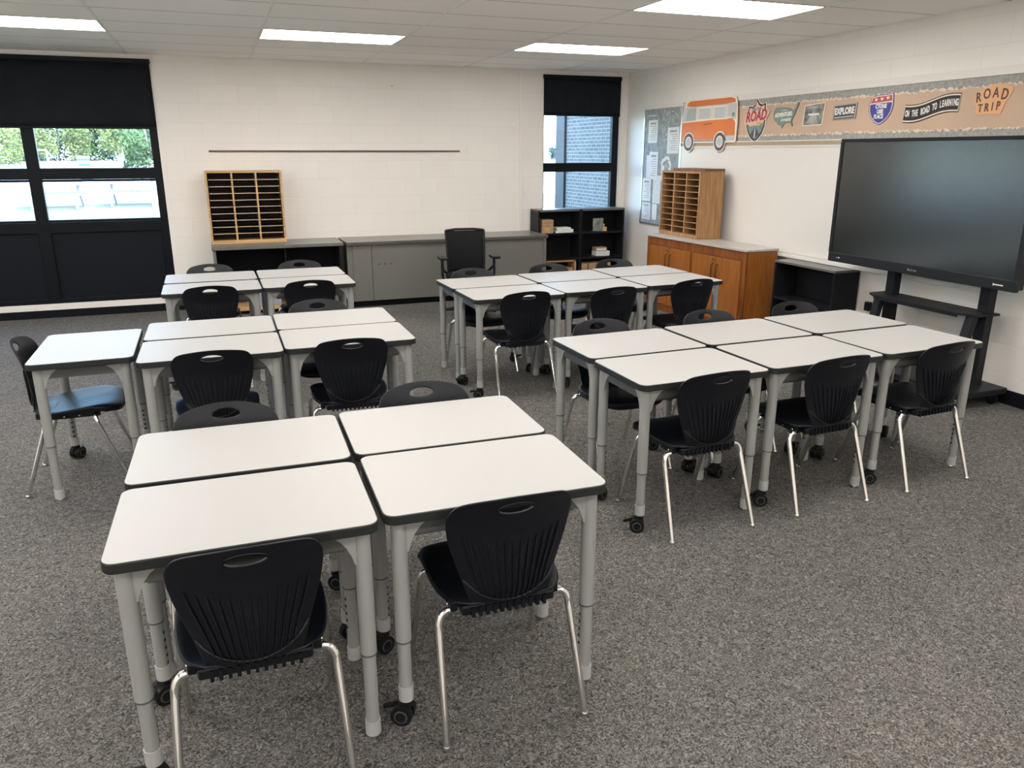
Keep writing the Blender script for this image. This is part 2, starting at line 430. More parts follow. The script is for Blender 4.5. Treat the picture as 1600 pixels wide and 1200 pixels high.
def blind(label, x0, x1, zb, zt):
    t = thing('roller_blind', label, 'roller blind', ((x0+x1)/2, YB-.02, zt), 0, 'black roller blinds')
    w = (x1-x0)/2
    b = MB(); b.box((-w, -.005, -.05), (w, .025, -.002), m_frame, bev=.006); b.build('cassette', t)
    b = MB(); f0 = len(b.bm.faces); n = 60; cols = []
    for k in range(n+1):
        x = -w+.01+(2*w-.02)*k/n; yy = .006 + .0025*math.sin(k*1.3)+.002*math.sin(k*.37+1)
        cols.append([b.bm.verts.new((x, yy*(.35+.65*j/8), -.05+(zb-zt+.05+.01)*j/8)) for j in range(9)])
    for p, q in zip(cols, cols[1:]):
        for j in range(8): b.bm.faces.new((p[j], q[j], q[j+1], p[j+1]))
    b._fin(f0, m_blind, True); o = b.build('blind_fabric', t)
    so = o.modifiers.new('s', 'SOLIDIFY'); so.thickness = .001
    b = MB(); b.box((-w+.01, -.002, zb-zt), (w-.01, .016, zb-zt+.022), m_frame, bev=.003); b.build('bottom_bar', t)
    return t
blind('wide black roller blind drawn a quarter down over the large left window', -4.04, -.512, 1.972, 2.674)
blind('narrow black roller blind half down over the small right corner window', 3.974, 5.070, 2.178, 2.668)
# bead chain by the left blind
b = MB(); b.tube([(-.50, YB-.015, 2.64), (-.507, YB-.015, 1.95)], .0022, m_wtrim, n=6); tag(b.build('blind_cord'), 'thin pale cord hanging beside the large left blind', 'cord')

# ------------------------------------------------------------------ right wall: boards, banner, signs
t = thing('whiteboard', 'long white dry-erase board on the right wall behind the big screen', 'whiteboard', (XR, 6.1, .78))
def rw_child(name, b, par):
    o = b.build(name, par); o.matrix_parent_inverse = Matrix.Translation(-Vector(par.location)); return o
def rescale(t, y_, z_, sx, sy, y2=None, z2=None):   # proportions of a sign, about its own middle
    y2 = y_ if y2 is None else y2; z2 = z_ if z2 is None else z2
    T = Matrix.Translation((0, y2, z2)) @ Matrix.Diagonal((1, sx, sy, 1)) @ Matrix.Translation((0, -y_, -z_))
    def go(o):
        for c in kids(o):
            c.data.transform(T); go(c)
    go(t)
b = MB(); b.box((XR-.014, 4.0, .80), (XR-.001, 8.17, 1.792), m_white); rw_child('board_surface', b, t)
b = MB(); b.box((XR-.075, 4.0, .765), (XR-.001, 8.17, .778), m_wtrim, bev=.003); b.box((XR-.08, 4.0, .765), (XR-.072, 8.17, .80), m_wtrim, bev=.003); rw_child('marker_tray', b, t)
b = MB(); b.box((XR-.022, 4.0, 1.783), (XR-.001, 8.19, 1.800), m_wtrim); b.box((XR-.02, 8.17, .78), (XR-.001, 8.19, 1.79), m_alu); b.box((XR-.02, 3.98, .78), (XR-.001, 4.0, 1.79), m_alu)
rw_child('board_frame', b, t)
t = thing('tack_rail', 'tan cork tack rail between the white board and the banner', 'rail', (XR, 5.7, 1.80))
b = MB(); b.box((XR-.016, 3.2, 1.801), (XR-.001, 8.17, 1.836), m_tan); rw_child('cork_strip', b, t)
b = MB(); b.box((XR-.020, 3.2, 1.836), (XR-.001, 8.17, 1.846), m_wtrim); rw_child('rail_edge', b, t)

t = thing('bulletin_board', 'tall grey-green board of pinned papers on the right wall near the corner', 'bulletin board', (XR, 8.62, .86))
b = MB(); b.box((XR-.012, 8.20, .87), (XR-.001, 9.06, 2.25), m_chalk); rw_child('board_surface', b, t)
b = MB()
b.box((XR-.02, 8.19, .855), (XR-.001, 8.215, 2.27), m_alu); b.box((XR-.02, 9.05, .855), (XR-.001, 9.075, 2.27), m_alu)
b.box((XR-.02, 8.19, .855), (XR-.001, 9.075, .875), m_alu); b.box((XR-.03, 8.17, 2.245), (XR-.001, 9.10, 2.285), m_wtrim)
rw_child('board_frame', b, t)
b = MB()
for k in range(11): b.box((XR-.0128, 8.98-.018*k-.012, 2.16+.006*math.sin(k*2)), (XR-.012, 8.98-.018*k, 2.17+.012*math.sin(k*2.4)**2), m_wink)
rnd = random.Random(3)
for k in range(70):
    yy, zz = rnd.uniform(8.24, 8.64), rnd.uniform(1.85, 2.21); s_ = rnd.uniform(.004, .012)
    b.box((XR-.0128, yy, zz), (XR-.012, yy+s_, zz+s_*rnd.uniform(.5, 4)), m_paper2)
rw_child('chalk_marks', b, t)['kind'] = 'stuff'
def paper(label, ya_, yb_, za_, zb_, off=.0135, m=m_paper, lines=True, tilt=0):
    t = thing('pinned_paper', label, 'paper', (XR-off, (ya_+yb_)/2, (za_+zb_)/2), 0, 'papers pinned to the grey-green board')
    w, h = abs(ya_-yb_)/2, abs(zb_-za_)/2
    b = MB(); b.box((-.0016, -w, -h), (0, w, h), m); o = b.build('sheet', t); o.rotation_euler = (tilt, 0, 0)
    if lines:
        b = MB(); r_ = random.Random(int(ya_*1000))
        b.box((-.0022, -w*.6, h*.62), (-.0017, w*.6, h*.78), m_bgrey)
        for k in range(8):
            zz = h*.45 - k*h*.17
            b.box((-.0022, -w*.75, zz), (-.0017, -w*.75+w*1.5*r_.uniform(.5, 1), zz+h*.045), m_bgrey)
        o = b.build('printing', t); o.rotation_euler = (tilt, 0, 0)
    return t
# pixel (x, y) pairs turned into wall metres beforehand
PAPERS = [('white printed sheet, topmost left on the grey-green board', 8.955, 8.735, 1.845, 2.115, .0135, m_paper, 1, 0),
 ('white lined sheet below the topmost one on the grey-green board', 8.90, 8.69, 1.41, 1.74, .0155, m_paper, 1, .02),
 ('narrow sheet half hidden behind the second sheet on the grey-green board', 8.97, 8.88, 1.42, 1.70, .0135, m_paper2, 0, 0),
 ('speckled sheet pinned beside the orange bus cutout', 8.50, 8.24, 1.72, 2.02, .0135, m_paper2, 1, -.02),
 ('white printed sheet lower left on the board, beside the brown mail sorter', 9.04, 8.83, 1.14, 1.42, .0155, m_paper, 1, 0),
 ('pale sheet half hidden behind the brown mail sorter', 8.78, 8.60, 1.12, 1.46, .0135, m_paper2, 0, 0),
 ('pale two-column sheet at the bottom left of the grey-green board', 9.03, 8.82, .91, 1.12, .0135, m_paper2, 1, 0),
 ('white slip at the foot of the board just left of the mail sorter', 8.77, 8.66, .92, 1.11, .0155, m_paper, 0, 0)]
for p in PAPERS: paper(p[0], p[1], p[2], p[3], p[4], p[5], p[6], p[7], p[8])
t = thing('paper_wreath', 'pale yellow and white paper flower wreath on the grey-green board', 'wreath', (XR-.013, 8.50, 1.55))
b = MB(); r_ = random.Random(5)
for k in range(26):
    a = 2*PI*k/26; rr = .085+.02*r_.random()
    Mx = RW(8.50, 1.56, .0135+.001*(k % 3)) @ Matrix.Translation((rr*math.cos(a), rr*math.sin(a)*1.15, 0)) @ Matrix.Rotation(r_.random()*6, 4, 'Z')
    pts = [(.03*(1 if j % 2 else .5)*math.cos(j*PI/5), .03*(1 if j % 2 else .5)*math.sin(j*PI/5)) for j in range(10)]
    b.prism(pts, 0, .001, m_paper if k % 3 else m_bcream, Mx)
o = b.build('petals', t); o.matrix_parent_inverse = Matrix.Translation(-Vector(t.location))
b = MB(); b.box((XR-.0145, 8.54, 1.40), (XR-.0135, 8.60, 1.58), m_paper); o = b.build('ribbon', t); o.matrix_parent_inverse = Matrix.Translation(-Vector(t.location))

# banner
t = thing('paper_banner', 'long kraft paper banner with torn grey borders above the white board', 'banner', (XR, 5.3, 2.05))
b = MB(); b.box((XR-.004, 3.2, 1.846), (XR-.001, 7.25, 2.245), m_kraft); rw_child('kraft_sheet', b, t)
def jag(zbase, sgn, amp, off, m, seed, wmin, wmax):
    r_ = random.Random(seed); pts = [(-3.25, zbase), ]; x = 3.2; edge = []
    while x < 7.24:
        edge.append((x, zbase+sgn*(amp+r_.uniform(-.5, .5)*.022))); x += r_.uniform(wmin, wmax)
    edge.append((7.25, zbase+sgn*amp))
    b = MB()
    f0 = len(b.bm.faces)
    lo = [b.bm.verts.new((XR-off, xx, zbase)) for xx, _ in edge]; hi = [b.bm.verts.new((XR-off, xx, zz)) for xx, zz in edge]
    for k in range(len(edge)-1): b.bm.faces.new((lo[k], lo[k+1], hi[k+1], hi[k]))
    b._fin(f0, m)
    return b
for nm, zb_, sg_, s0 in (('upper_border', 2.245, -1, 11), ('lower_border', 1.847, 1, 12)):
    rw_child(nm+'_fringe', jag(zb_, sg_, .067 if sg_ < 0 else .053, .0046, m_bcream, s0, .008, .022), t)
    rw_child(nm, jag(zb_, sg_, .056 if sg_ < 0 else .044, .0052, m_bgrey, s0+5, .008, .022), t)
t = thing('wall_ledge', 'thin pale painted ledge running just above the banner', 'ledge', (XR, 5.2, 2.27))
b = MB(); b.box((XR-.012, 3.2, 2.247), (XR, 7.25, 2.305), m_wtrim); rw_child('ledge_board', b, t)

def sign(name, label, cat='sign'):
    return thing(name, label, cat, (0, 0, 0), 0, None)
def shape(par, name, pts, m, y, z, off, th=.0012, sc=1.0, rot=0):
    b = MB(); b.prism([(x*sc, v*sc) for x, v in pts], 0, th, m, RW(y, z, off+.0) @ Matrix.Rotation(rot, 4, 'Z')); return b.build(name, par)
def circ(r, n=28, cx=0, cy=0, sy=1): return [(cx+r*math.cos(2*PI*k/n), cy+sy*r*math.sin(2*PI*k/n)) for k in range(n)]
def inset(pts, f, cx=0, cy=0): return [(cx+(x-cx)*f, cy+(v-cy)*f) for x, v in pts]
# every sign is one board standing about 6 mm off the paper; layers 1 mm thick
# bus cutout: wall y 8.15 (left) .. 7.13 (right)
bus = sign('bus_cutout', 'orange and cream camper bus cutout at the left end of the banner', 'wall cutout')
yc, zc = 7.64, 2.06; BW = .50
body = [(-BW, -.22), (-BW, .03), (-BW+.06, .20), (-BW+.10, .225), (-BW+.18, .235), (BW-.10, .235), (BW-.04, .22), (BW-.015, .17), (BW-.01, .12), (BW+.005, -.02), (BW, -.22)]
shape(bus, 'backing_card', [(x*1.025, v*1.03) for x, v in body], m_cream, yc, zc, .024, .006)
shape(bus, 'roof', [(-BW+.085, .175), (-BW+.11, .21), (-BW+.16, .226), (BW-.11, .226), (BW-.045, .21), (BW-.03, .175), (BW-.2, .165), (-BW+.2, .165)], m_orange2, yc, zc, .0305)
shape(bus, 'cabin_side', [(-BW+.005, .01), (-BW+.06, .165), (BW-.02, .165), (BW-.005, .01)], m_bglass, yc, zc, .0305)
shape(bus, 'body_panel', [(-BW+.005, -.19), (-BW+.01, -.003), (BW-.10, .02), (BW-.045, .005), (BW-.015, -.03), (BW-.01, -.19)], m_orange, yc, zc, .0308)
shape(bus, 'bumper', [(BW-.19, -.205), (BW-.185, -.165), (BW-.16, -.155), (BW-.01, -.155), (BW-.01, -.205)], m_bglass, yc, zc, .0322)
shape(bus, 'sill', [(-BW+.005, -.212), (-BW+.005, -.192), (BW-.2, -.192), (BW-.2, -.212)], m_bgrey, yc, zc, .0308)
for x0, x1 in ((-.19, .06), (.10, .32)):
    f = shape(bus, 'window_frame', [(x0, .012), (x0, .155), (x1, .155), (x1, .012)], m_cream, yc, zc, .0318)
    w = .014
    b = MB(); b.prism([(x0+w, .012+w), (x0+w, .155-w), (x1-w, .155-w), (x1-w, .012+w)], 0, .001, m_bglass, RW(yc, zc, .0331)); b.build('window_pane', f)
shape(bus, 'windscreen', [(-BW+.08, .02), (-BW+.12, .14), (-.23, .15), (-.23, .02)], mat('bus_windscreen', (.36, .40, .38), .5), yc, zc, .0318)
for x0, x1 in ((-.215, -.205), (.078, .088), (.335, .345)): shape(bus, 'trim_strip', [(x0, .005), (x0, .162), (x1, .162), (x1, .005)], m_cream, yc, zc, .0318)
shape(bus, 'belt_trim', [(-BW+.005, -.004), (-BW+.005, .008), (BW-.09, .034), (BW-.09, .02)], m_cream, yc, zc, .0325)
shape(bus, 'filler_cap', circ(.022, 20, BW-.055, .055), m_tealg, yc, zc, .0325)
shape(bus, 'door_handle', [(-.06, -.035), (-.06, -.028), (.08, -.020), (.08, -.027)], m_brown, yc, zc, .0322)
for cx in (-.34, .24):
    f = shape(bus, 'wheel', circ(.107, 36, cx, -.215), m_cream, yc, zc, .0322)
    b = MB(); b.prism(circ(.094, 36, cx, -.215), 0, .001, m_slate, RW(yc, zc, .0335)); b.build('tyre', f)
    b = MB(); b.prism(circ(.062, 36, cx, -.215), 0, .001, m_cream, RW(yc, zc, .0346)); b.prism(circ(.048, 36, cx, -.215), .001, .002, m_bglass, RW(yc, zc, .0346)); b.build('hubcap', f)

rescale(bus, yc, zc, 1.035, 1.0, 7.655)
# ROAD shield
sh = [(-.105, .135), (-.06, .125), (-.02, .15), (0, .195), (.03, .155), (.065, .14), (.11, .155), (.115, .09), (.12, 0), (.118, -.06), (.09, -.125), (.05, -.17), (0, -.205), (-.06, -.165), (-.10, -.11), (-.125, -.05), (-.13, 0), (-.12, .08)]
t = sign('road_shield_sign', 'tall shield sign reading ROAD in red, next to the orange bus')
y_, z_ = 6.84, 2.045
shape(t, 'white_backing', [(x*1.1, v*1.07) for x, v in sh], m_cream, y_, z_, .006, .003)
shape(t, 'black_border', [(x*1.02, v*1.02) for x, v in sh], m_ink, y_, z_, .0092)
shape(t, 'sky_panel', inset(sh, .90), m_pink, y_, z_, .0105)
shape(t, 'hills', [(-.112, -.03), (-.07, -.06), (-.02, -.05), (.05, -.055), (.106, -.02), (.1, -.07), (.075, -.12), (0, -.182), (-.07, -.13), (-.10, -.08)], m_tealg, y_, z_, .0118)
shape(t, 'sun_spot', circ(.03, 20, .045, -.035), m_yel, y_, z_, .0116)
shape(t, 'road_panel', [(-.012, -.075), (.012, -.075), (.06, -.14), (0, -.18), (-.06, -.14)], m_slate, y_, z_, .0131)
shape(t, 'centre_line', [(-.004, -.078), (.004, -.078), (.006, -.17), (-.006, -.17)], m_wink, y_, z_, .0144)
shape(t, 'red_glow', [(-.16, -.035), (-.14, .075), (.10, .10), (.165, .085), (.175, .06), (.13, .0), (.02, -.02), (-.10, -.04)], m_pink, y_, z_, .0146, .001)
text_obj('lettering', 'ROAD', .135, m_red, t, RW(y_+0, z_+.035, .0165) @ Matrix.Rotation(.09, 4, 'Z'), sx=.72, shear=.25, offset=.004)
text_obj('small_lettering', 'ON THE', .055, m_teal, t, RW(y_, z_+.098, .0125), sx=.62, offset=.002)
rescale(t, y_, z_, 1.18, 1.0)
# USA map
us = [(-.13, .085), (-.10, .095), (0, .09), (.05, .08), (.075, .06), (.10, .065), (.115, .09), (.13, .135), (.15, .13), (.145, .10), (.125, .06), (.115, .03), (.10, 0), (.085, -.03), (.08, -.05), (.095, -.085), (.092, -.10), (.078, -.09), (.06, -.055), (.03, -.06), (.0, -.065), (-.015, -.085), (-.03, -.115), (-.045, -.09), (-.06, -.075), (-.075, -.08), (-.095, -.055), (-.12, -.04), (-.14, -.01), (-.145, .04)]
t = sign('map_sign', 'grey-green sign shaped like the United States map on the banner')
y_, z_ = 6.40, 2.06
shape(t, 'edge', [(x*1.04, v*1.04) for x, v in us], m_brown, y_, z_, .006, .003)
shape(t, 'map_panel', us, m_tealg, y_, z_, .0092)
text_obj('lettering', 'ADVENTURE', .058, m_wink, t, RW(y_+.025, z_+.022, .0115) @ Matrix.Rotation(.06, 4, 'Z'), sx=.64, offset=.003)
text_obj('script_lettering', 'awaits', .055, m_wink, t, RW(y_-.01, z_-.028, .0115), sx=.9, shear=.3, offset=.001)
text_obj('small_lettering', 'SO MUCH', .02, m_wink, t, RW(y_+.02, z_+.066, .0115), sx=.8)
rescale(t, y_, z_, 1.15, .88)
# photo card
t = sign('photo_card', 'square white-bordered photo of a waterfall-like scene on the banner', 'card')
y_, z_ = 6.02, 2.065
sq = [(-.115, -.125), (-.105, .105), (.125, .125), (.108, -.118)]
shape(t, 'white_border', sq, m_cream, y_, z_, .006, .003)
shape(t, 'photo', inset(sq, .9), m_photo, y_, z_, .0092)
r_ = random.Random(9)
b = MB()
for k in range(9):
    x = -.07+.015*k; b.prism([(x, -.10), (x+.006, -.10), (x*.4+.012, .0), (x*.4+.006, .0)], 0, .0008, m_bglass, RW(y_, z_, .0105))
b.prism([(-.055, -.01), (-.05, .012), (.06, .012), (.07, -.01)], 0, .0008, m_wink, RW(y_, z_, .0112))
b.build('waterfall', t)
text_obj('lettering', 'YOSEMITE', .035, m_bglass, t, RW(y_, z_+.075, .0112), sx=.6, offset=.001)
rescale(t, y_, z_, 1.18, .80)
# EXPLORE
t = sign('explore_sign', 'dark slate rectangular sign reading EXPLORE on the banner')
y_, z_ = 5.635, 2.07
rc = [(-.145, -.095), (-.14, .08), (.148, .098), (.142, -.085)]
shape(t, 'border', rc, m_slate, y_, z_, .006, .003); shape(t, 'border_line', inset(rc, .96), m_cream, y_, z_, .0092, .0008)
shape(t, 'panel', inset(rc, .91), m_slate, y_, z_, .0102)
text_obj('lettering', 'EXPLORE', .105, m_wink, t, RW(y_, z_+.008, .0118) @ Matrix.Rotation(.04, 4, 'Z'), sx=.56, offset=.005)
shape(t, 'underline', [(-.12, -.07), (-.12, -.062), (.12, -.05), (.12, -.058)], m_wink, y_, z_, .0115, .0008)
rescale(t, y_, z_, .95, .70)
# interstate shield
isd = [(-.10, .12), (-.03, .135), (.05, .135), (.115, .145), (.125, .04), (.115, -.03), (.085, -.09), (.04, -.135), (0, -.155), (-.05, -.13), (-.095, -.08), (-.12, -.02), (-.125, .04)]
t = sign('interstate_sign', 'blue shield sign with red top and three hearts on the banner')
y_, z_ = 5.235, 2.075
shape(t, 'edge', [(x*1.06, v*1.05) for x, v in isd], m_blue, y_, z_, .006, .002); shape(t, 'white_backing', isd, m_cream, y_, z_, .0082)
shape(t, 'blue_panel', [(x*.93, v*.93) for x, v in isd if v < .06]+[(-.112, .048), (.113, .062)], m_blue, y_, z_, .0095)
shape(t, 'red_panel', [(-.112, .06), (-.092, .112), (-.03, .125), (.05, .126), (.107, .134), (.115, .075)], m_ired, y_, z_, .0095)
for cx, cz in ((-.055, .092), (.005, .097), (.068, .104)):
    shape(t, 'heart', [(cx-.016, cz+.012), (cx-.007, cz+.016), (cx, cz+.010), (cx+.008, cz+.016), (cx+.017, cz+.012), (cx+.012, cz-.002), (cx, cz-.014), (cx-.012, cz-.002)], m_wink, y_, z_, .0108)
for i, (s_, zz, xx) in enumerate((('C’MON', .025, .005), ('INSI', -.028, 0), ('PLACE', -.078, -.01))):
    text_obj('lettering', ('CTONE', 'USIE', 'PLACE')[i], .056, m_wink, t, RW(y_-xx, z_+zz, .0112), sx=.62, offset=.003)
rescale(t, y_, z_, .98, .77)
# wavy banner sign
t = sign('ribbon_sign', 'dark wavy ribbon sign reading ON THE ROAD TO LEARNING')
y_, z_ = 4.735, 2.055
wv = lambda u: .022*math.sin(u*PI*.9)+.03*u
def wave(h, o, w=.34): return [(w*(-1+2*k/24)+.0, wv(-1+2*k/24)+h) for k in range(25)] + [(w*(1-2*k/24)-.012, wv(1-2*k/24)-h-o) for k in range(25)]
shape(t, 'backing', wave(.086, .0), m_ink, y_, z_, .006, .003); shape(t, 'pale_stripe', wave(.077, 0), m_cream, y_, z_, .0092, .0008)
shape(t, 'panel', wave(.064, 0, .335), m_ink, y_, z_, .0102)
txt = 'ON THE ROAD TO LEARNING'
for i, ch in enumerate(txt):
    if ch == ' ': continue
    u = -0.93+1.86*i/(len(txt)-1)
    text_obj('letter', ch, .085, m_wink, t, RW(y_-.335*u, z_+wv(u), .0118) @ Matrix.Rotation(.05*math.cos(u*2.8)+.03, 4, 'Z'), sx=.46, offset=.003)
rescale(t, y_, z_, .73, .78)
# ROAD TRIP
t = sign('road_trip_sign', 'orange-edged lettering ROAD TRIP at the right end of the banner')
y_, z_ = 4.225, 2.085
shape(t, 'orange_backing', [(-.24, -.02), (-.22, .07), (-.16, .11), (-.04, .15), (.10, .15), (.22, .115), (.235, .09), (.195, .01), (.16, -.02), (.14, -.09), (.12, -.135), (-.19, -.13), (-.2, -.05)], m_lorange, y_, z_, .006, .003)
for i, (ch, x, z, rr, s_) in enumerate((('R', -.18, .03, .22, .135), ('O', -.08, .06, .1, .135), ('A', .03, .065, -.02, .135), ('D', .14, .045, -.18, .145),
                         ('T', -.14, -.075, .06, .11), ('R', -.06, -.07, .02, .11), ('I', .01, -.065, -.02, .11), ('P', .08, -.06, -.04, .115))):
    text_obj('letter', ch, s_, m_brown, t, RW(y_-x, z_+z, .0105) @ Matrix.Rotation(rr*.6, 4, 'Z'), sx=.8, offset=.002)

rescale(t, y_, z_, .63, .70)

# ------------------------------------------------------------------ back wall rail and nail
for x0, x1, lb in ((-.023, 1.745, 'left length of the thin brown rail on the back wall'), (1.748, 2.87, 'right length of the thin brown rail on the back wall')):
    t = thing('wall_rail', lb, 'rail', ((x0+x1)/2, YB, 1.748), 0, 'brown wall rail'); w = (x1-x0)/2
    b = MB(); b.box((-w, -.012, -.011), (w, 0, .008), mat('rail_brown', (.12, .075, .055), .6)); b.build('rail_strip', t)
    b = MB(); b.box((-w, -.014, .008), (w, 0, .014), m_alu); b.build('top_edge', t)
b = MB(); b.lathe([(.004, 0), (.006, .01), (.006, .014), (.001, .015)], m_dark, 10, Matrix.Translation((2.058, YB, 2.474)) @ Matrix.Rotation(PI/2, 4, 'X'))
tag(b.build('wall_hook'), 'small dark nail high on the blank back wall', 'nail')

# ------------------------------------------------------------------ storage under the back wall
yfr = 8.95
t = thing('open_cabinet', 'dark open grey cabinet under the window-side mail sorter', 'cabinet', (.6, 9.25, 0))
def ch(name, b, par):
    o = b.build(name, par); o.matrix_parent_inverse = Matrix.Translation(-Vector(par.location)); return o
b = MB(); b.box((-.10, yfr, .722), (1.30, YB-.002, .757), m_ctop, bev=.003); ch('worktop', b, t)
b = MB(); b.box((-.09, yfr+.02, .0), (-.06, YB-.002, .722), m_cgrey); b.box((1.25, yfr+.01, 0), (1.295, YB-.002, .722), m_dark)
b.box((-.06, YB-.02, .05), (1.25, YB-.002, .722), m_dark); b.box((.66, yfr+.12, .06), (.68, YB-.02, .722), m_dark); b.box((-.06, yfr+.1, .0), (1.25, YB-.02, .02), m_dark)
ch('carcass', b, t)
b = MB(); b.box((-.06, yfr+.03, .045), (1.25, YB-.02, .085), m_lwood); ch('bottom_shelf', b, t)
b = MB(); b.box((-.03, yfr+.16, .35), (.6, YB-.03, .37), m_dark); ch('shelf', b, t)
t = thing('storage_bin', 'grey-lavender plastic bin on the wooden floor of the open cabinet', 'bin', (.46, 9.12, .085))
b = MB(); b.box((-.12, -.11, 0), (.12, .11, .19), m_lav, bev=.01); b.build('bin_body', t)
b = MB(); b.box((-.125, -.115, .19), (.125, .115, .205), m_lav, bev=.004); b.build('lid', t)
for k in range(3):
    t = thing('blue_book', ('dark blue book leaning nearest the bin in the open cabinet', 'dark blue middle book in the open cabinet', 'dark blue rightmost book in the open cabinet')[k], 'book', (.74+.055*k, 9.10, .085), 0, 'blue books in the open cabinet')
    b = MB(); b.box((-.022, -.1, 0), (.022, .1, .22-.02*k), m_navy, bev=.003); b.build('cover', t)
    b = MB(); b.box((-.017, -.095, .003), (.017, .101, .215-.02*k), m_paper); b.build('pages', t)

t = thing('base_cabinet', 'long low grey cabinet with flat doors under the blank back wall', 'cabinet', (2.56, 9.25, 0))
b = MB(); b.box((1.33, yfr-.03, .722), (3.80, YB-.002, .757), m_ctop, bev=.003); ch('worktop', b, t)
b = MB(); b.box((1.33, yfr-.033, .724), (3.80, yfr-.028, .754), m_cedge); ch('edge_band', b, t)
b = MB(); b.box((1.335, yfr+.02, .07), (3.79, YB-.002, .722), m_cgrey); ch('carcass', b, t)
b = MB(); b.box((1.345, yfr+.06, 0), (3.78, YB-.01, .07), m_base); ch('toe_kick', b, t)
for x0, x1 in ((1.40, 1.612), (1.616, 3.745)):
    b = MB(); b.box((x0, yfr, .075), (x1, yfr+.02, .718), m_cgrey, bev=.002); ch('door', b, t)
b = MB(); b.box((3.748, yfr, .0), (3.79, yfr+.02, .722), m_cgrey); ch('end_stile', b, t)
for k in range(3):
    b = MB(); b.box((1.68+.07*k, yfr-.002, .485), (1.71+.07*k, yfr, .505), m_cedge); ch('label_tab', b, t)

def mail_sorter(label, w, h, d, mw, mshelf, medge, top=None):
    """front faces local -Y, base centre at origin"""
    t = thing('mail_sorter', label, 'mail sorter')
    th = .022; b = MB()
    b.box((-w/2, -d/2, 0), (-w/2+th, d/2, h), mw, bev=.002); b.box((w/2-th, -d/2, 0), (w/2, d/2, h), mw, bev=.002)
    b.box((-w/2+th, -d/2+.001, .001), (w/2-th, d/2-.001, .04), mw); b.box((-w/2+th, -d/2+.001, h-th), (w/2-th, d/2-.001, h-.001), mw)
    b.build('casing', t)
    b = MB(); b.box((-w/2+th, d/2-.01, .04), (w/2-th, d/2-.002, h-th), mshelf); b.build('back_panel', t)
    cw = (w-2*th)/3
    for k in (1, 2):
        x = -w/2+th+cw*k; b = MB(); b.box((x-.009, -d/2+.002, .04), (x+.009, d/2-.01, h-th), mw); b.build('divider', t)
    sb = MB(); sb.box((-cw/2+.009, -d/2+.008, -.003), (cw/2-.009, d/2-.01, .003), mshelf); sb.box((-cw/2+.009, -d/2+.004, -.004), (cw/2-.009, -d/2+.008, .004), medge)
    s0 = sb.build('shelf', t); n = 0
    for c in range(3):
        for r in range(1, 10):
            o = s0 if n == 0 else s0.copy()
            if n: C.objects.link(o)
            o.location = (-w/2+th+cw*(c+.5), 0, .04+(h-th-.04)*r/10); n += 1
    if top:
        b = MB(); b.box((-w/2+.15, -d/2+.05, h), (w/2, d/2, h+.028), top, bev=.002); b.build('top_board', t)
    return t
ms = mail_sorter('pale-edged wooden mail sorter with black slots on the grey worktop, left', .80, .785, .30, m_lwood, m_hard, mat('sorter_edge', (.50, .40, .30), .5))
ms.location = (.308, 9.39, .757); ms.rotation_euler = (0, 0, 0)
ms = mail_sorter('brown oak mail sorter standing on the orange wooden cabinet', .775, .70, .30, m_oak, m_hardb, m_oak, m_oakd)
ms.location = (4.925, 7.55, .840); ms.rotation_euler = (0, 0, -PI/2)

# black bookcases in the corner
def bookcase(label, x0, x1):
    t = thing('bookcase', label, 'bookcase', ((x0+x1)/2, 9.39, 0), 0, 'black bookcases in the corner')
    w = (x1-x0)/2; d0, d1 = -.14, .135
    for q in (-w, w-.02):
        b = MB(); b.box((q, d0, 0), (q+.02, d1, 1.03), m_shelf); b.build('side_panel', t)
    b = MB(); b.box((-w, d0, 1.01), (w, d1, 1.035), m_shelf_sheen); b.build('top', t)
    b = MB(); b.box((-w+.02, d1-.008, .05), (w-.02, d1, 1.01), m_dark); b.build('back_panel', t)
    for z in (.06, .39, .715):
        b = MB(); b.box((-w+.02, d0+.004, z), (w-.02, d1-.008, z+.022), m_shelf); b.build('shelf', t)
    return t
bookcase('left black bookcase against the end of the grey worktop', 3.803, 4.398)
bookcase('right black bookcase in the room corner', 4.402, 5.03)
t = thing('wooden_box', 'small slatted wooden box on the upper shelf of the left bookcase', 'box', (3.945, 9.36, .737))
b = MB(); b.box((-.08, -.085, 0), (.08, .085, .17), m_card, bev=.003); b.build('box_body', t)
b = MB(); b.box((-.05, -.088, .02), (.03, -.085, .09), m_lwood); b.build('label_patch', t)
b = MB()
for z in (.045, .09, .13): b.box((-.081, -.0875, z), (.081, -.0852, z+.004), m_hardb)
b.build('slat_lines', t)
for k, (dx, w_, lb) in enumerate(((0, .125, 'bottom sheaf'), (.01, .115, 'middle sheaf'), (-.01, .10, 'top sheaf'))):
    b = MB(); b.box((4.19+dx-w_, 9.29, .737+.022*k), (4.19+dx+w_, 9.45, .737+.022*k+.020), m_paper if k != 1 else m_paper2, bev=.002)
    tag(b.build('paper_stack'), 'white %s of papers on the upper shelf of the left bookcase' % lb, 'paper', 'papers on the bookcase shelf')
t = thing('picture_book', 'grey picture book standing on the upper shelf of the right bookcase', 'book', (4.70, 9.36, .737))
b = MB(); b.box((-.075, -.01, 0), (.075, .01, .165), m_photo, bev=.002); b.build('cover', t)
b = MB(); b.box((-.07, -.012, .005), (.0, -.0102, .045), m_tealg); b.build('teal_corner', t)
b = MB(); b.box((4.745, 9.29, .737), (4.80, 9.33, .79), m_lwood, bev=.003); b.box((4.75, 9.305, .79), (4.775, 9.33, .83), m_card, bev=.003)
tag(b.build('wooden_block'), 'small pale wooden block figure in front of the picture book', 'figurine')
b = MB(); b.box((4.66, 9.30, .412), (4.86, 9.44, .475), m_paper2, bev=.003); tag(b.build('game_box'), 'pale lower box on the middle shelf of the right bookcase', 'box', 'boxes on the middle shelf')
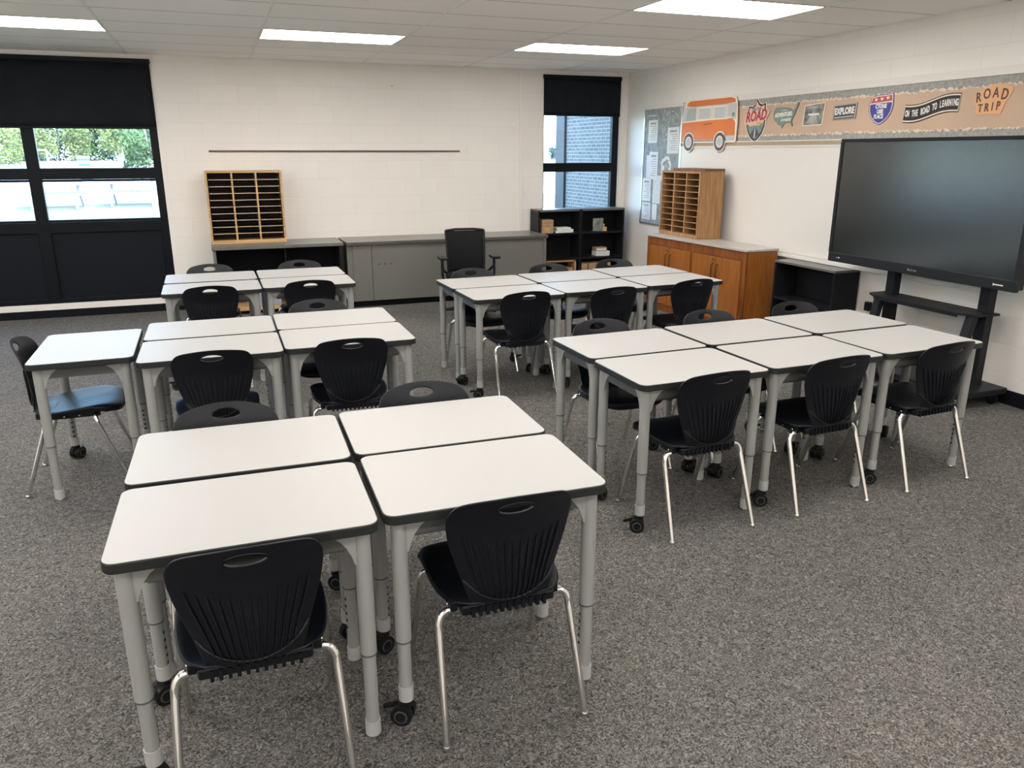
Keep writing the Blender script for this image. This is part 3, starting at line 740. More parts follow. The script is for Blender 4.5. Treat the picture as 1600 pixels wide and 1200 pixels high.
b = MB(); b.box((4.66, 9.31, .475), (4.82, 9.43, .525), m_card, bev=.003); b.box((4.67, 9.308, .487), (4.81, 9.31, .51), m_paper, bev=0); tag(b.build('game_box'), 'brown labelled upper box on the middle shelf of the right bookcase', 'box', 'boxes on the middle shelf')
t = thing('wooden_crate', 'light wooden frame crate in the bottom of the left bookcase', 'crate', (4.10, 9.38, .082))
b = MB()
for x in (-.25, .225): b.box((x, -.12, 0), (x+.025, .1, .30), m_lwood)
b.box((-.25, -.12, .283), (.25, .1, .303), m_lwood); b.box((-.25, -.12, 0), (.25, .1, .015), m_lwood); b.build('crate_frame', t)
b = MB(); b.box((.02, -.1, .015), (.21, .08, .20), m_card, bev=.003); b.box((.03, -.102, .13), (.2, -.1, .16), m_lwood)
o = b.build('cardboard_insert', t)
for k, (x0, x1) in enumerate(((4.43, 4.64), (4.65, 4.86))):
    b = MB(); b.box((x0, 9.27, .082), (x1, 9.46, .33), m_card, bev=.003); b.box((x0+.09, 9.268, .2), (x0+.11, 9.27, .33), m_hardb)
    tag(b.build('cardboard_box'), ('cardboard box at the left in the bottom of the right bookcase', 'cardboard box at the right in the bottom of the right bookcase')[k], 'box', 'cardboard boxes in the right bookcase')

# orange wooden cabinet (front faces -X)
cx0, cy0, cy1, ch_ = 4.70, 6.22, 7.93, .838
t = thing('wooden_cabinet', 'orange wooden four-door cabinet under the mail sorter by the white board', 'cabinet', (4.93, 7.07, 0))
b = MB(); b.box((cx0+.02, cy0, 0), (XR-.10, cy1, ch_-.022), m_cab, bev=.003); ch('body', b, t)
b = MB()
for a, c in ((cy0, cy0+.06), (cy1-.06, cy1), (7.055, 7.095)): b.box((cx0, a, 0), (cx0+.021, c, ch_-.022), m_cabd, bev=.002)
b.box((cx0+.001, cy0+.002, ch_-.11), (cx0+.021, cy1-.002, ch_-.0225), m_cabd); b.box((cx0+.001, cy0+.002, 0.001), (cx0+.021, cy1-.002, .08), m_cabd)
ch('face_frame', b, t)
b = MB(); b.box((cx0-.012, cy0-.012, ch_-.022), (XR-.098, cy1+.012, ch_), m_lamtop, bev=.003); ch('laminate_top', b, t)
for i, (a, c, hs) in enumerate(((6.28, 6.665, 1), (6.67, 7.055, 0), (7.095, 7.48, 1), (7.485, 7.87, 0))):
    b = MB(); b.box((cx0-.012, a+.003, .085), (cx0+.004, c-.003, ch_-.115), m_cab, bev=.003)
    d = ch('door', b, t)
    yy = c-.035 if hs else a+.035
    b = MB(); b.tube([(cx0-.012, yy, .50), (cx0-.035, yy, .515), (cx0-.035, yy, .64), (cx0-.012, yy, .655)], .006, m_bronze, 8); h_ = b.build('handle', d); h_.matrix_parent_inverse = Matrix.Translation(-Vector(t.location))
    h_.matrix_parent_inverse = Matrix.Identity(4)
    if not hs:
        b = MB(); b.lathe([(.009, 0), (.009, .006), (.004, .007)], m_bronze, 12, Matrix.Translation((cx0-.012, yy, .69)) @ Matrix.Rotation(-PI/2, 4, 'Y')); b.build('lock', d)

t.location = (4.90, 7.07, 0); t.rotation_euler = (0, 0, math.radians(3.2))

# low black shelf unit beside it
t = thing('low_bookcase', 'low black open shelf unit between the orange cabinet and the screen', 'bookcase', (5.03, 5.75, 0))
x0, x1, a, c, hh = 4.895, XR-.012, 5.225, 6.01, .762
for q in (a, c-.022):
    b = MB(); b.box((x0, q, 0), (x1, q+.022, hh-.02), m_shelf); ch('side_panel', b, t)
b = MB(); b.box((x0-.004, a-.004, hh-.02), (x1, c+.004, hh), m_shelf_sheen, bev=.003); ch('top', b, t)
b = MB(); b.box((x1-.008, a+.02, .04), (x1, c-.02, hh-.02), m_dark); ch('back_panel', b, t)
for z in (.05, .40):
    b = MB(); b.box((x0+.004, a+.022, z), (x1-.008, c-.022, z+.022), m_shelf); ch('shelf', b, t)
b = MB(); b.box((XR-.04, 5.055, .43), (XR-.001, 5.105, .505), m_black, bev=.004); tag(b.build('power_adapter'), 'small black adapter on the wall right of the low black shelf', 'adapter')

# ------------------------------------------------------------------ big screen on its stand
t = thing('interactive_screen', 'very large black flat screen display in front of the white board', 'screen', (4.84, 4.36, .86))
tx, ya0, ya1, z0, z1 = 4.80, 3.525, 5.232, .858, 1.838
b = MB(); b.box((tx+.012, ya0+.01, z0+.01), (tx+.085, ya1-.01, z1-.008), m_dmet, bev=.008); ch('housing', b, t)
b = MB()
b.box((tx, ya0, z0), (tx+.03, ya1, z0+.075), m_dmet, bev=.006); b.box((tx, ya0, z1-.026), (tx+.03, ya1, z1), m_dmet, bev=.004)
b.box((tx, ya0, z0+.075), (tx+.03, ya0+.032, z1-.026), m_dmet); b.box((tx, ya1-.030, z0+.075), (tx+.03, ya1, z1-.026), m_dmet)
ch('bezel', b, t)
b = MB(); b.box((tx+.006, ya0+.03, z0+.072), (tx+.012, ya1-.028, z1-.024), m_screen); ch('screen_panel', b, t)
M_ = Matrix(((0, 0, -1, tx-.0005), (-1, 0, 0, 4.36), (0, 1, 0, z0+.036), (0, 0, 0, 1)))
Mi = Matrix.Translation(-Vector(t.location))
o = text_obj('maker_lettering', 'BeLive', .024, m_greyl, t, M_, .0005, space=1.3); o.matrix_parent_inverse = Mi
b = MB(); b.box((tx-.001, 3.62, z0+.03), (tx, 3.69, z0+.038), m_wink); b.box((tx-.001, 3.688, z0+.026), (tx, 3.694, z0+.042), m_wink); ch('white_marking', b, t)
b = MB(); b.box((tx-.001, 5.10, z0+.033), (tx, 5.112, z0+.043), m_wink); b.box((tx-.001, 5.12, z0+.035), (tx, 5.135, z0+.040), m_greyl); ch('status_icons', b, t)

t = thing('screen_stand', 'black wheeled stand with a small shelf carrying the big screen', 'stand', (4.8, 4.3, 0))
for yy in (4.69, 3.86):
    b = MB(); b.box((4.95, yy-.045, .09), (5.02, yy+.035, 1.55), m_dmet, bev=.003); ch('post', b, t)
    b = MB(); pts = [(4.73, .13), (4.78, .13), (4.90, .64), (4.85, .64)]
    b.prism([(p, q) for p, q in pts], yy-.03, yy+.03, m_dmet, Matrix(((1, 0, 0, 0), (0, 0, 1, 0), (0, 1, 0, 0), (0, 0, 0, 1)))); ch('brace', b, t)
b = MB(); b.prism([(4.86, 3.80), (4.795, 3.92), (4.795, 4.68), (4.86, 4.79), (5.05, 4.80), (5.05, 3.79)], .640, .655, m_dmet); b.box((4.795, 3.92, .625), (4.805, 4.68, .642), m_dmet); ch('equipment_shelf', b, t)
b = MB(); b.box((4.68, 3.70, .085), (5.14, 4.85, .13), m_dmet, bev=.006); ch('base', b, t)
b = MB(); b.box((4.886, 3.8, 1.1), (4.952, 4.72, 1.5), m_dmet); ch('mount_plate', b, t)
for x, y in ((4.74, 3.76), (5.08, 3.76), (4.74, 4.79), (5.08, 4.79)):
    b = MB(); b.tube([(x-.012, y, .04), (x+.012, y, .04)], .04, m_black, 16); b.box((x-.016, y-.01, .04), (x+.016, y+.01, .086), m_chrome); ch('caster', b, t)

# ------------------------------------------------------------------ student desks
DW, DD, DH, INS = .711, .4885, .74, .048
def make_desk():
    t = thing('student_desk', '', 'desk')
    b = MB(); b.prism(rrect(DW, DD, .038), DH-.031, DH-.0015, m_edge); o = b.build('desktop', t)
    bv = o.modifiers.new('b', 'BEVEL'); bv.width = .003; bv.segments = 2; bv.limit_method = 'ANGLE'; bv.angle_limit = 1.0
    b = MB(); b.prism(rrect(DW-.007, DD-.007, .0345), DH-.0016, DH, m_lam); b.build('laminate_surface', t)
    hx, hy = DW/2-INS, DD/2-INS
    b = MB()
    for s in (-1, 1):
        b.box((-hx, s*hy-.011, DH-.085), (hx, s*hy+.011, DH-.031), m_apron); b.box((s*hx-.011, -hy, DH-.085), (s*hx+.011, hy, DH-.031), m_apron)
    b.box((-hx+.05, -hy+.01, DH-.10), (hx-.05, hy-.01, DH-.085), m_apron)
    b.build('apron', t)
    for sx in (-1, 1):
        for sy in (-1, 1):
            caster = sx < 0; x, y = sx*hx, sy*hy; zb = .085 if caster else .012
            b = MB()
            b.tube([(x, y, .30), (x, y, DH-.031)], .0245, m_grey, 20)
            b.tube([(x, y, zb+.03), (x, y, .302)], .0205, m_grey, 20)
            b.tube([(x, y, .296), (x, y, .301)], .0252, m_apron, 20)
            for k in range(5): b.box((x-sx*.0208, y-sy*.006-.006, .14+.028*k), (x-sx*.016, y-sy*.006+.006, .148+.028*k), m_slot)
            lg = b.build('leg', t)
            b = MB(); b.tube([(x, y, zb), (x, y, zb+.05)], .0238, m_greyl, 20); b.build('collar', lg)
            # gussets along both edges
            b = MB()
            for ax in (0, 1):
                pts = [(.0, 0), (.098, 0), (.084, -.010), (.062, -.028), (.044, -.052), (.033, -.078), (.025, -.105), (.0, -.105)]
                if ax == 0: M = Matrix(((-sx, 0, 0, x), (0, 0, 1, y+sy*.010), (0, 1, 0, DH-.031), (0, 0, 0, 1)))
                else: M = Matrix(((0, 0, 1, x+sx*.010), (-sy, 0, 0, y), (0, 1, 0, DH-.031), (0, 0, 0, 1)))
                b.prism(pts, -.004, .004, m_greyl if False else m_grey, M)
            b.build('corner_bracket', lg)
            if caster:
                a = .5*sy; ux, uy = math.cos(a), math.sin(a); px, py = -uy, ux
                cx_, cy_ = x-.014*sx*0-ux*.012, y-uy*.012
                b = MB()
                b.tube([(cx_-px*.030, cy_-py*.030, .034), (cx_-px*.008, cy_-py*.008, .034)], .034, m_black, 24)
                b.tube([(cx_+px*.008, cy_+py*.008, .034), (cx_+px*.030, cy_+py*.030, .034)], .034, m_black, 24)
                b.tube([(cx_-px*.032, cy_-py*.032, .034), (cx_+px*.032, cy_+py*.032, .034)], .022, m_hub, 20)
                b.tube([(cx_-px*.0335, cy_-py*.0335, .034), (cx_+px*.0335, cy_+py*.0335, .034)], .017, m_black, 20)
                b.tube([(x, y, .05), (x, y, .09)], .012, m_black, 12)
                b.tube([(cx_, cy_, .052), (x, y, .078)], .022, m_black, 14)
                b.box((cx_-ux*.055-.012, cy_-uy*.055-.012, .045), (cx_-ux*.03+.012, cy_-uy*.03+.012, .06), m_black, bev=.004)
                b.build('caster', lg)
            else:
                b = MB(); b.lathe([(.016, 0), (.018, .004), (.012, .013)], m_chrome, 16, Matrix.Translation((x, y, 0))); b.build('glide', lg)
    return t
R_ = math.radians
DESKS = [  # x, y, yaw, label, group
 (-.011, 2.218, -.9, 0, 'front left desk of the foreground group of four, nearest the camera at left', 'A'),
 (-.003, 2.735, -1.2, 1, 'back left desk of the foreground group of four, behind the nearest left desk', 'A'),
 (.719, 2.737, -.9, 1, 'back right desk of the foreground group of four', 'A'),
 (.717, 2.233, -1.1, 0, 'front right desk of the foreground group of four', 'A'),
 (-.722, 4.588, -89.3, 0, 'single desk turned sideways at the far left with the blue-lit chair', 'B'),
 (-.100, 4.33, -.1, 0, 'front left desk of the middle left group, beside the sideways desk', 'B'),
 (-.102, 4.842, -.1, 1, 'back left desk of the middle left group', 'B'),
 (.617, 4.866, -.4, 1, 'back right desk of the middle left group', 'B'),
 (.617, 4.366, -.1, 0, 'front right desk of the middle left group', 'B'),
 (-.096, 6.380, .8, 0, 'front left desk of the farthest left group by the window', 'C'),
 (-.102, 6.910, .8, 1, 'back left desk of the farthest left group by the window', 'C'),
 (.622, 6.920, .1, 1, 'back right desk of the farthest left group', 'C'),
 (.624, 6.412, .1, 0, 'front right desk of the farthest left group', 'C'),
 (1.980, 5.370, 1.2, 0, 'front left desk of the rear right group of six', 'D'),
 (1.968, 5.878, 1.3, 1, 'back left desk of the rear right group of six, before the office chair', 'D'),
 (2.697, 5.925, 1.0, 1, 'back middle desk of the rear right group of six', 'D'),
 (2.701, 5.418, 1.2, 0, 'front middle desk of the rear right group of six', 'D'),
 (3.424, 5.985, 1.6, 1, 'back right desk of the rear right group of six', 'D'),
 (3.428, 5.478, 1.8, 0, 'front right desk of the rear right group of six, nearest the orange cabinet', 'D'),
 (2.041, 3.130, 1.4, 0, 'front left desk of the near right group of six', 'E'),
 (2.034, 3.640, 1.6, 1, 'back left desk of the near right group of six', 'E'),
 (2.768, 3.673, 1.0, 1, 'back middle desk of the near right group of six', 'E'),
 (2.775, 3.160, 1.1, 0, 'front middle desk of the near right group of six', 'E'),
 (3.500, 3.700, 1.6, 1, 'back right desk of the near right group of six, before the screen stand', 'E'),
 (3.503, 3.185, 1.6, 0, 'front right desk of the near right group of six', 'E')]
D0 = make_desk()
for i, (x, y, a, flip, lb, g) in enumerate(DESKS):
    o = D0 if i == 0 else copy_tree(D0)
    o.location = (x, y, 0); o.rotation_euler = (0, 0, R_(a + (180 if flip else 0)))
    tag(o, 'white-topped desk, ' + lb, 'desk', 'white-topped student desks')

# ------------------------------------------------------------------ student chairs
def lerp_tab(T, x):
    if x <= T[0][0]: return T[0][1]
    for (a, u), (c, v) in zip(T, T[1:]):
        if x <= c:
            k = (x-a)/(c-a); k = k*k*(3-2*k) if False else k
            return u+(v-u)*k
    return T[-1][1]
def smooth_tab(T, n=60):
    xs = [T[0][0]+(T[-1][0]-T[0][0])*i/n for i in range(n+1)]; ys = [lerp_tab(T, x) for x in xs]
    for _ in range(14): ys = [ys[0]]+[(ys[i-1]+2*ys[i]+ys[i+1])/4 for i in range(1, n)]+[ys[-1]]
    return list(zip(xs, ys))
YZ = smooth_tab([(.43, -.178), (.48, -.198), (.56, -.200), (.66, -.202), (.74, -.222), (.80, -.248)])
HW = smooth_tab([(.43, .122), (.47, .134), (.56, .163), (.64, .187), (.70, .196), (.76, .193), (.80, .190)])
SZ = smooth_tab([(-.178, .430), (-.13, .420), (-.05, .425), (.06, .440), (.14, .450), (.20, .446), (.245, .425)])
SW = smooth_tab([(-.178, .130), (-.14, .172), (-.08, .195), (.02, .208), (.12, .208), (.20, .203), (.245, .195)])
def back_pt(s, v):
    zt = .803-.030*v*v-.042*abs(v)**14
    z = .43+(zt-.43)*s
    return Vector((lerp_tab(HW, z)*v, lerp_tab(YZ, z)+.045*v*v*min(1, s*3+.2), z))
def seat_pt(s, v):
    yf = .247-.012*v*v-.065*abs(v)**7
    y = -.178+(yf+.178)*s
    return Vector((lerp_tab(SW, y)*v, y, lerp_tab(SZ, y)+.010*v*v - .016*(max(0, s-.62)/.38)**2*abs(v)**3))
def grid_part(fn, ns, nv, hole=None):
    b = MB(); g = [[None]*(nv+1) for _ in range(ns+1)]
    for i in range(ns+1):
        for j in range(nv+1):
            s, v = i/ns, -1+2*j/nv
            g[i][j] = b.bm.verts.new(fn(s, v))
    if hole:
        s0, rs, rv = hole; kill = set()
        for i in range(ns):
            for j in range(nv):
                s, v = (i+.5)/ns, -1+2*(j+.5)/nv
                if ((s-s0)/rs)**2+(v/rv)**2 < 1.0: kill.add((i, j))
    else: kill = set()
    for i in range(ns):
        for j in range(nv):
            if (i, j) in kill: continue
            b.bm.faces.new((g[i][j], g[i][j+1], g[i+1][j+1], g[i+1][j]))
    if hole:
        for i in range(ns+1):
            for j in range(nv+1):
                adj = [(i-a, j-c) for a in (0, 1) for c in (0, 1)]
                k = sum(q in kill for q in adj)
                if 0 < k < 4:
                    s, v = i/ns, -1+2*j/nv; a = math.atan2((s-s0)/rs, v/rv)
                    g[i][j].co = fn(s0+rs*math.sin(a), rv*math.cos(a))
    loose = [v for v in b.bm.verts if not v.link_faces]
    for v in loose: b.bm.verts.remove(v)
    b._fin(0, m_plas, True)
    return b
def make_chair():
    t = thing('student_chair', '', 'chair')
    b = grid_part(back_pt, 32, 40, (.885, .050, .275))
    # shell thickness
    o = b.build('backrest', t)
    so = o.modifiers.new('s', 'SOLIDIFY'); so.thickness = .006; so.offset = 0
    bv = o.modifiers.new('b', 'BEVEL'); bv.width = .002; bv.segments = 2; bv.limit_method = 'ANGLE'; bv.angle_limit = 1.0
    # ribs standing proud of the rear face, gathered by a curved bead at the bottom
    bead = lambda u: .02+.30*(1-math.sqrt(max(0, 1-u*u)))
    b = MB(); N = 13
    for k in range(N):
        u = -1+2*k/(N-1); st = .57+.115*abs(u)**2.2; en = bead(u*.74)+.005
        pts = []
        for i in range(12):
            q = i/11; s = st+(en-st)*q; v = u*(.82-.08*q)
            p = back_pt(s, v); p.y -= .0045 + .0022*math.sin(min(1, q*5)*PI/2)
            pts.append(p)
        b.tube(pts, .0030, m_plas, 6, radii=[.0012]+[.0032]*10+[.002])
    b.build('back_ribs', o)
    b = MB(); pts = []
    for i in range(25):
        u = -1+2*i/24; p = back_pt(bead(u*.985), u*.97); p.y -= .005; pts.append(p)
    b.tube(pts, .0045, m_plas, 8); b.build('back_bead', o)
    b = MB(); pts = []
    for i in range(29):
        a = 2*PI*i/28; p = back_pt(.885+.053*math.sin(a), .29*math.cos(a)); p.y -= .003; pts.append(p)
    b.tube(pts, .003, m_plas, 6, caps=False); b.build('handle_rim', o)
    b = grid_part(seat_pt, 24, 24)
    edge = [seat_pt(.10+.90*i/20, -1) for i in range(21)] + [seat_pt(1, -1+2*i/24) for i in range(1, 24)] + [seat_pt(1-.90*i/20, 1) for i in range(21)]
    lo = []
    for i, p in enumerate(edge):                       # rolled-down rim of the seat
        k = min(1, i/8, (len(edge)-1-i)/8); c = Vector((0, 0, p.z))
        lo.append(p + Vector((-p.x*.025, -.004 if p.y > .2 else 0, -.004-.020*k)))
    e0 = [b.bm.verts.new(p) for p in edge]; e1 = [b.bm.verts.new(p) for p in lo]
    for i in range(len(edge)-1): b.bm.faces.new((e0[i], e0[i+1], e1[i+1], e1[i]))
    b._fin(0, m_plas, True); o = b.build('seat', t)
    so = o.modifiers.new('s', 'SOLIDIFY'); so.thickness = .008; so.offset = 0
    bv = o.modifiers.new('b', 'BEVEL'); bv.width = .002; bv.segments = 2; bv.limit_method = 'ANGLE'; bv.angle_limit = 1.0
    b = MB(); pts = [seat_pt(1, -1+2*i/24)+Vector((0, -.003, -.010)) for i in range(25)]
    b.tube(pts, .007, m_plas, 8); b.build('front_lip', o)
    b = MB()
    for s in (-1, 1):
        b.box((s*.165-.012, -.13, .392), (s*.165+.012, .14, .424), m_plas, bev=.004)
        for k in range(4): b.lathe([(.005, 0), (.005, .003), (.002, .004)], m_chrome, 8, Matrix.Translation((s*.178, -.1+.07*k, .405)) @ Matrix.Rotation(s*PI/2, 4, 'Y'))
    b.box((-.150, -.166, .392), (.150, -.08, .428), m_plas, bev=.008)
    for k in range(11): b.box((-.115+.023*k-.005, -.172, .387), (-.115+.023*k+.005, -.12, .42), m_plas)
    b.build('underseat_rails', t)
    for s in (-1, 1):
        for fr in (-1, 1):
            zt = .392 if fr < 0 else .408; yt = -.115 if fr < 0 else .115
            foot = Vector((s*.228, fr*.245, .012)); top = Vector((s*.214, fr*.245+(yt-fr*.245)*.93, zt-.035))
            pts = [foot, foot.lerp(top, .5), foot.lerp(top, .93)] + arc(foot.lerp(top, .96), (s*.212, yt, zt+.004), (s*.172, yt, zt), 7)
            b = MB(); b.tube(pts, .0118, m_chrome, 14); lg = b.build('leg', t)
            b = MB(); b.lathe([(.010, 0), (.0145, .002), (.0145, .010), (.0115, .016)], m_chrome, 14, Matrix.Translation((s*.2285, fr*.247, 0))); b.build('glide', lg)
    for fr, yt, zt in ((-1, -.105, .398), (1, .115, .408)):
        b = MB(); b.tube([(-.175, yt, zt), (.175, yt, zt)], .0110, m_chrome, 14); b.build('cross_tube', t)
    return t
CH = [  # x, y of the feet's centre, yaw (0 faces the back wall), label
 (-.022, 2.08, 0.0, 'largest chair at the foreground left desk, back to the camera'),
 (.722, 2.120, -1.0, 'chair at the foreground right desk, back to the camera, all ribs in view'),
 (-.055, 2.835, 178, 'chair behind the foreground group, left, only its curved top above the desk'),
 (.735, 2.845, 180, 'chair behind the foreground group, right, only its curved top above the desk'),
 (-.830, 4.595, -90, 'chair at the sideways far left desk, its seat glowing blue'),
 (-.098, 4.215, 0, 'chair in front of the middle left group, left, back to the camera'),
 (.603, 4.235, -2, 'chair in front of the middle left group, right, back to the camera'),
 (.556, 4.960, 180, 'chair behind the middle left group, only its top showing'),
 (-.112, 6.270, 1, 'chair in front of the farthest left group, left, back to the camera'),
 (.612, 6.290, 0, 'chair in front of the farthest left group, right, back to the camera'),
 (-.112, 7.015, 180, 'chair behind the farthest left group, left, white wall through its hand hole'),
 (.645, 7.012, 180, 'chair behind the farthest left group, right, before the dark cabinet'),
 (1.985, 5.235, 2, 'chair in front of the rear right group, left, light through its hand hole'),
 (2.660, 5.195, 4, 'chair in front of the rear right group, middle'),
 (3.400, 5.300, 4, 'chair in front of the rear right group, right, before the orange cabinet'),
 (1.950, 5.975, 182, 'chair behind the rear right group, left, before the office chair'),
 (2.660, 6.02, 182, 'chair behind the rear right group, middle, before the black bookcase'),
 (3.345, 6.105, 182, 'chair behind the rear right group, right, before the room corner'),
 (2.036, 3.010, 2, 'chair in front of the near right group, left, back to the camera'),
 (2.765, 3.035, 2, 'chair in front of the near right group, middle'),
 (3.500, 3.065, 3, 'chair in front of the near right group, right, seat in view'),
 (2.030, 3.748, 184, 'chair behind the near right group, left, top showing'),
 (2.770, 3.765, 182, 'chair behind the near right group, middle, top showing'),
 (3.450, 3.802, 182, 'chair behind the near right group, right, before the low black shelf')]
K0 = make_chair()
for i, (x, y, a, lb) in enumerate(CH):
    o = K0 if i == 0 else copy_tree(K0)
    o.location = (x, y, 0); o.rotation_euler = (0, 0, R_(a))
    tag(o, 'black ' + lb, 'chair', 'black student chairs')

# ------------------------------------------------------------------ office chair by the worktop (faces -Y)
t = thing('office_chair', 'black mesh-backed office armchair in front of the grey cabinet', 'office chair', (2.49, 8.02, 0), R_(-6))
def curved_panel(w0, w1, z0, z1, y0, y1, th, m, nx=14, nz=14, curve=.03):
    b = MB(); f0 = 0; g = []
    for i in range(nz+1):
        k = i/nz; row = []
        for j in range(nx+1):
            u = -1+2*j/nx; w = w0+(w1-w0)*k
            row.append(b.bm.verts.new((u*w, y0+(y1-y0)*k-curve*u*u-.02*math.sin(k*PI), z0+(z1-z0)*k)))
        g.append(row)
    for i in range(nz):
        for j in range(nx): b.bm.faces.new((g[i][j], g[i][j+1], g[i+1][j+1], g[i+1][j]))
    b._fin(0, m, True); return b
o = curved_panel(.195, .205, .48, .915, .17, .225, .01, m_mesh).build('backrest', t)
so = o.modifiers.new('s', 'SOLIDIFY'); so.thickness = .012
b = MB()
for s in (-1, 1): b.tube([(s*.198, .145, .46), (s*.205, .15, .70), (s*.212, .197, .92)], .014, m_dmet, 10)
b.tube([(-.212, .197, .92), (-.1, .224, .93), (.1, .224, .93), (.212, .197, .92)], .013, m_dmet, 10)
b.tube([(-.198, .145, .46), (0, .17, .45), (.198, .145, .46)], .014, m_dmet, 10)
b.tube([(0, .18, .46), (0, .20, .40), (0, .1, .36)], .022, m_dmet, 10); b.build('back_frame', t)
b = MB(); b.prism(rrect(.48, .46, .09, 6), .415, .475, m_mesh, Matrix.Translation((0, -.06, 0))); o = b.build('seat', t)
bv = o.modifiers.new('b', 'BEVEL'); bv.width = .02; bv.segments = 3; bv.limit_method = 'ANGLE'; bv.angle_limit = .9
for s in (-1, 1):
    b = MB(); b.tube([(s*.20, .02, .40), (s*.27, .02, .41), (s*.285, .02, .46), (s*.285, .02, .64)], .016, m_dmet, 10)
    b.tube([(s*.285, .02, .56), (s*.26, .10, .50), (s*.205, .15, .46)], .014, m_dmet, 8)
    a_ = b.build('armrest', t)
    b = MB(); b.prism(rrect(.085, .25, .03, 4), .64, .665, m_dmet, Matrix.Translation((s*.285, -.01, 0))); b.build('arm_pad', a_)
b = MB(); b.tube([(0, 0, .09), (0, 0, .42)], .025, m_dmet, 14); b.lathe([(.10, .38), (.12, .40), (.12, .416)], m_dmet, 16); b.build('column', t)
for k in range(5):
    a = 2*PI*k/5+.3; c_, s_ = math.cos(a), math.sin(a)
    b = MB(); b.tube([(0, 0, .10), (c_*.15, s_*.15, .095), (c_*.30, s_*.30, .07)], .02, m_dmet, 8, radii=[.026, .022, .015]); lg = b.build('base_arm', t)
    b = MB(); b.tube([(c_*.30-s_*.02, s_*.30+c_*.02, .028), (c_*.30+s_*.02, s_*.30-c_*.02, .028)], .028, m_black, 14); b.tube([(c_*.30, s_*.30, .03), (c_*.30, s_*.30, .075)], .01, m_black, 8); b.build('caster', lg)

# ------------------------------------------------------------------ outdoors
GZ = -.25
b = MB(); f0 = 0
prof = [(9.83, GZ), (14, GZ+.02), (30, GZ+.35), (62, 1.15), (140, 1.2)]
for (ya_, za_), (yb_, zb_) in zip(prof, prof[1:]):
    f0 = len(b.bm.faces)
    vs = [b.bm.verts.new(p) for p in ((-90, ya_, za_), (90, ya_, za_), (90, yb_, zb_), (-90, yb_, zb_))]
    b.bm.faces.new(vs); b._fin(f0, m_grass if yb_ <= 30 else m_pave)
o = struct(b.build('ground')); 
b = MB()
b.box((5.30, YB+.28, GZ), (5.9, 11.75, 3.4), m_brick); b.box((5.26, 11.75, GZ), (5.9, 12.08, 3.4), m_extd)
o = struct(b.build('wall_wing'))
def gz(y):
    for (a, u), (c, v) in zip(prof, prof[1:]):
        if y <= c: return u+(v-u)*(y-a)/(c-a)
    return prof[-1][1]
def tree(name, label, x, y, h, r, m, n=2600, leaf=.32, crown=.35, seed=0, group='trees beyond the lawn'):
    z0 = gz(y)-.02; t = thing(name, label, 'tree', (x, y, z0), 0, group); rn = random.Random(seed)
    b = MB(); b.tube([(0, 0, 0), (.1*r*rn.uniform(-1, 1), 0, h*.35), (.1*r*rn.uniform(-1, 1), 0, h*.8)], .1, m_bark, 8, radii=[.022*h, .016*h, .004*h])
    for k in range(5):
        a = rn.uniform(0, 6.28); zz = h*rn.uniform(.3, .6); b.tube([(0, 0, zz), (r*.6*math.cos(a), r*.6*math.sin(a), zz+h*.2)], .05, m_bark, 6, radii=[.008*h, .003*h])
    b.build('trunk', t)
    b = MB(); lumps = [(Vector((rn.uniform(-.6, .6)*r, rn.uniform(-.6, .6)*r, h*(crown+.12+(.78-crown)*k/11))), r*rn.uniform(.4, .65)) for k in range(12)]
    verts = b.bm.verts
    for k in range(n):
        c_, rr = lumps[k % 12]
        d = Vector((rn.gauss(0, 1), rn.gauss(0, 1), rn.gauss(0, 1))).normalized()*rr*rn.uniform(.6, 1.05); p = c_+d
        u = Vector((rn.gauss(0, 1), rn.gauss(0, 1), rn.gauss(0, 1))).normalized(); w = u.orthogonal().normalized(); s_ = leaf*rn.uniform(.5, 1.2)
        b.bm.faces.new([verts.new(p+u*s_*.5), verts.new(p+w*s_*.3), verts.new(p-u*s_*.5), verts.new(p-w*s_*.3)])
    b._fin(0, m); b.build('crown', t)
TR = [(-13.6, 60, 11, 3.2, m_leaf2, 'yellow-green tree filling the far left window pane'), (-10.7, 64, 12, 2.6, m_leaf3, 'dark blue-green tree behind the white goal frame'),
      (-8.6, 66, 12, 2.4, m_leaf, 'broad green tree left of the striped post'), (-6.2, 64, 12, 2.4, m_leaf3, 'blue-green tree right behind the striped post'),
      (-3.6, 66, 12, 2.4, m_leaf3, 'dark tree behind the bright near tree'), (-18.5, 62, 12, 3.4, m_leaf, 'green tree beyond the leftmost panes'),
      (-.6, 66, 12, 2.4, m_leaf, 'tree beyond the right end of the window view'), (-9.6, 54, 4.6, 1.2, m_leaf2, 'small yellow-green tree right of the goal frame'),
      (-7.6, 55, 4.4, 1.1, m_leaf2, 'small yellow-green tree just left of the striped post'), (-5.0, 54, 5.0, 1.2, m_leaf2, 'small yellow tree right of the striped post')]
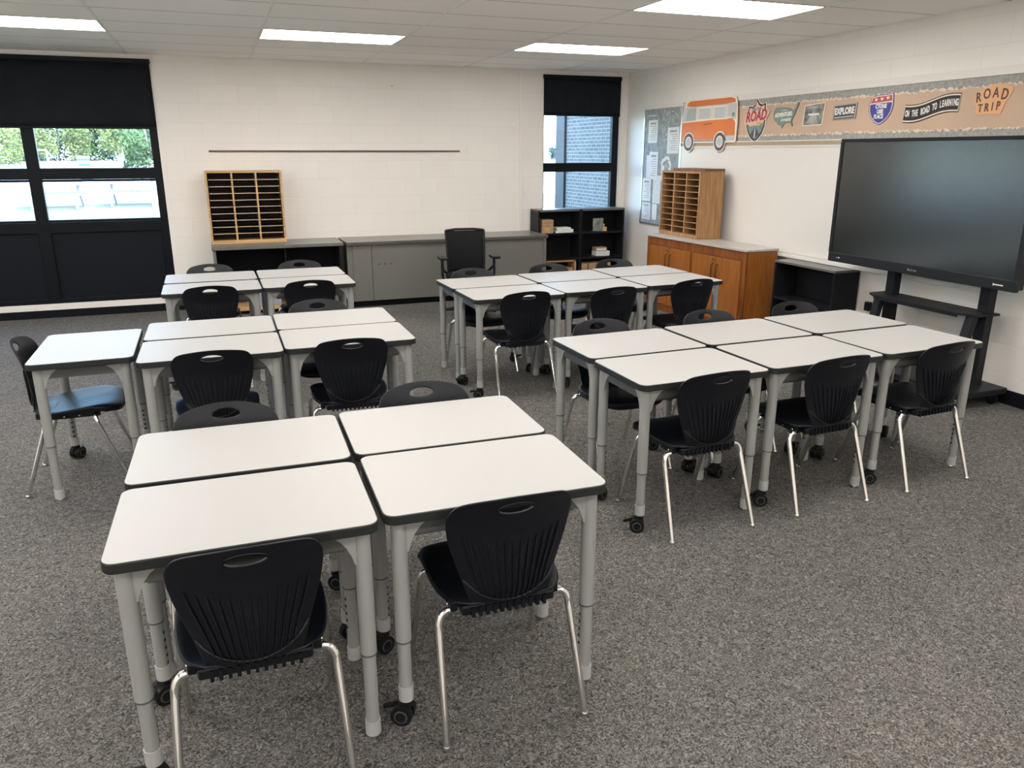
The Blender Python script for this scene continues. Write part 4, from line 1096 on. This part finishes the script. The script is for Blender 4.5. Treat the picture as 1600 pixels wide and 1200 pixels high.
for i, (x, y, h, r, m, lb) in enumerate(TR): tree('tree', lb, x, y, h*.45 if h > 8 else h*.55, r, m, seed=i*7+1, n=6500 if h > 8 else 1500, leaf=.26 if h > 8 else .2, crown=-.05 if h > 8 else .3)
tree('tree', 'bright green leafy tree nearest the window at the right of the big panes', -1.45, 21.5, 3.6, .62, m_leaf, n=2600, leaf=.11, crown=.28, seed=77)
tree('tree', 'distant small blue-green tree seen through the narrow right window', 26.0, 60, 1.1, .5, m_leaf3, n=500, leaf=.2, crown=.1, seed=91)
t = thing('goal_frame', 'white metal goal frame on the sports field beyond the window', 'goal', (-7.9, 45, gz(45)))
b = MB(); b.tube([(-.35, 0, 0), (-.35, 0, 1.25)], .035, m_postw, 8); b.tube([(.35, 0, 0), (.35, 0, 1.25)], .035, m_postw, 8); b.build('uprights', t)
b = MB(); b.tube([(-.6, 0, 1.25), (.35, 0, 1.25), (.5, .5, .9)], .035, m_postw, 8); b.build('crossbar', t)
t = thing('striped_post', 'blue and white striped post standing on the pavement outside', 'post', (-5.3, 40, gz(40)-.05))
b = MB(); b.box((-.22, -.1, 0), (.22, .1, 1.2), m_postw); b.build('post_body', t)
b = MB()
for k in range(5): b.box((-.225, -.105, .12+.22*k), (.225, .105, .22+.22*k), m_postb)
b.build('blue_bands', t)
for k, (x, y) in enumerate(((-4.6, 28.0), (-2.5, 28.5))):
    t = thing('picnic_table', ('grey picnic table outside, left of the two seen through the lower pane', 'grey picnic table outside, right of the two')[k], 'table', (x, y, gz(y)), 0, 'picnic tables outside')
    b = MB(); b.box((-.9, -.35, .70), (.9, .35, .75), m_lav); b.build('tabletop', t)
    b = MB(); b.box((-.9, -.75, .42), (.9, -.5, .46), m_lav); b.box((-.9, .5, .42), (.9, .75, .46), m_lav); b.build('benches', t)
    b = MB()
    for s in (-.6, .6): b.tube([(s, -.7, 0), (s, .2, .72)], .04, m_lav, 6); b.tube([(s, .7, 0), (s, -.2, .72)], .04, m_lav, 6)
    b.build('legs', t)
bpy.context.view_layer.update()
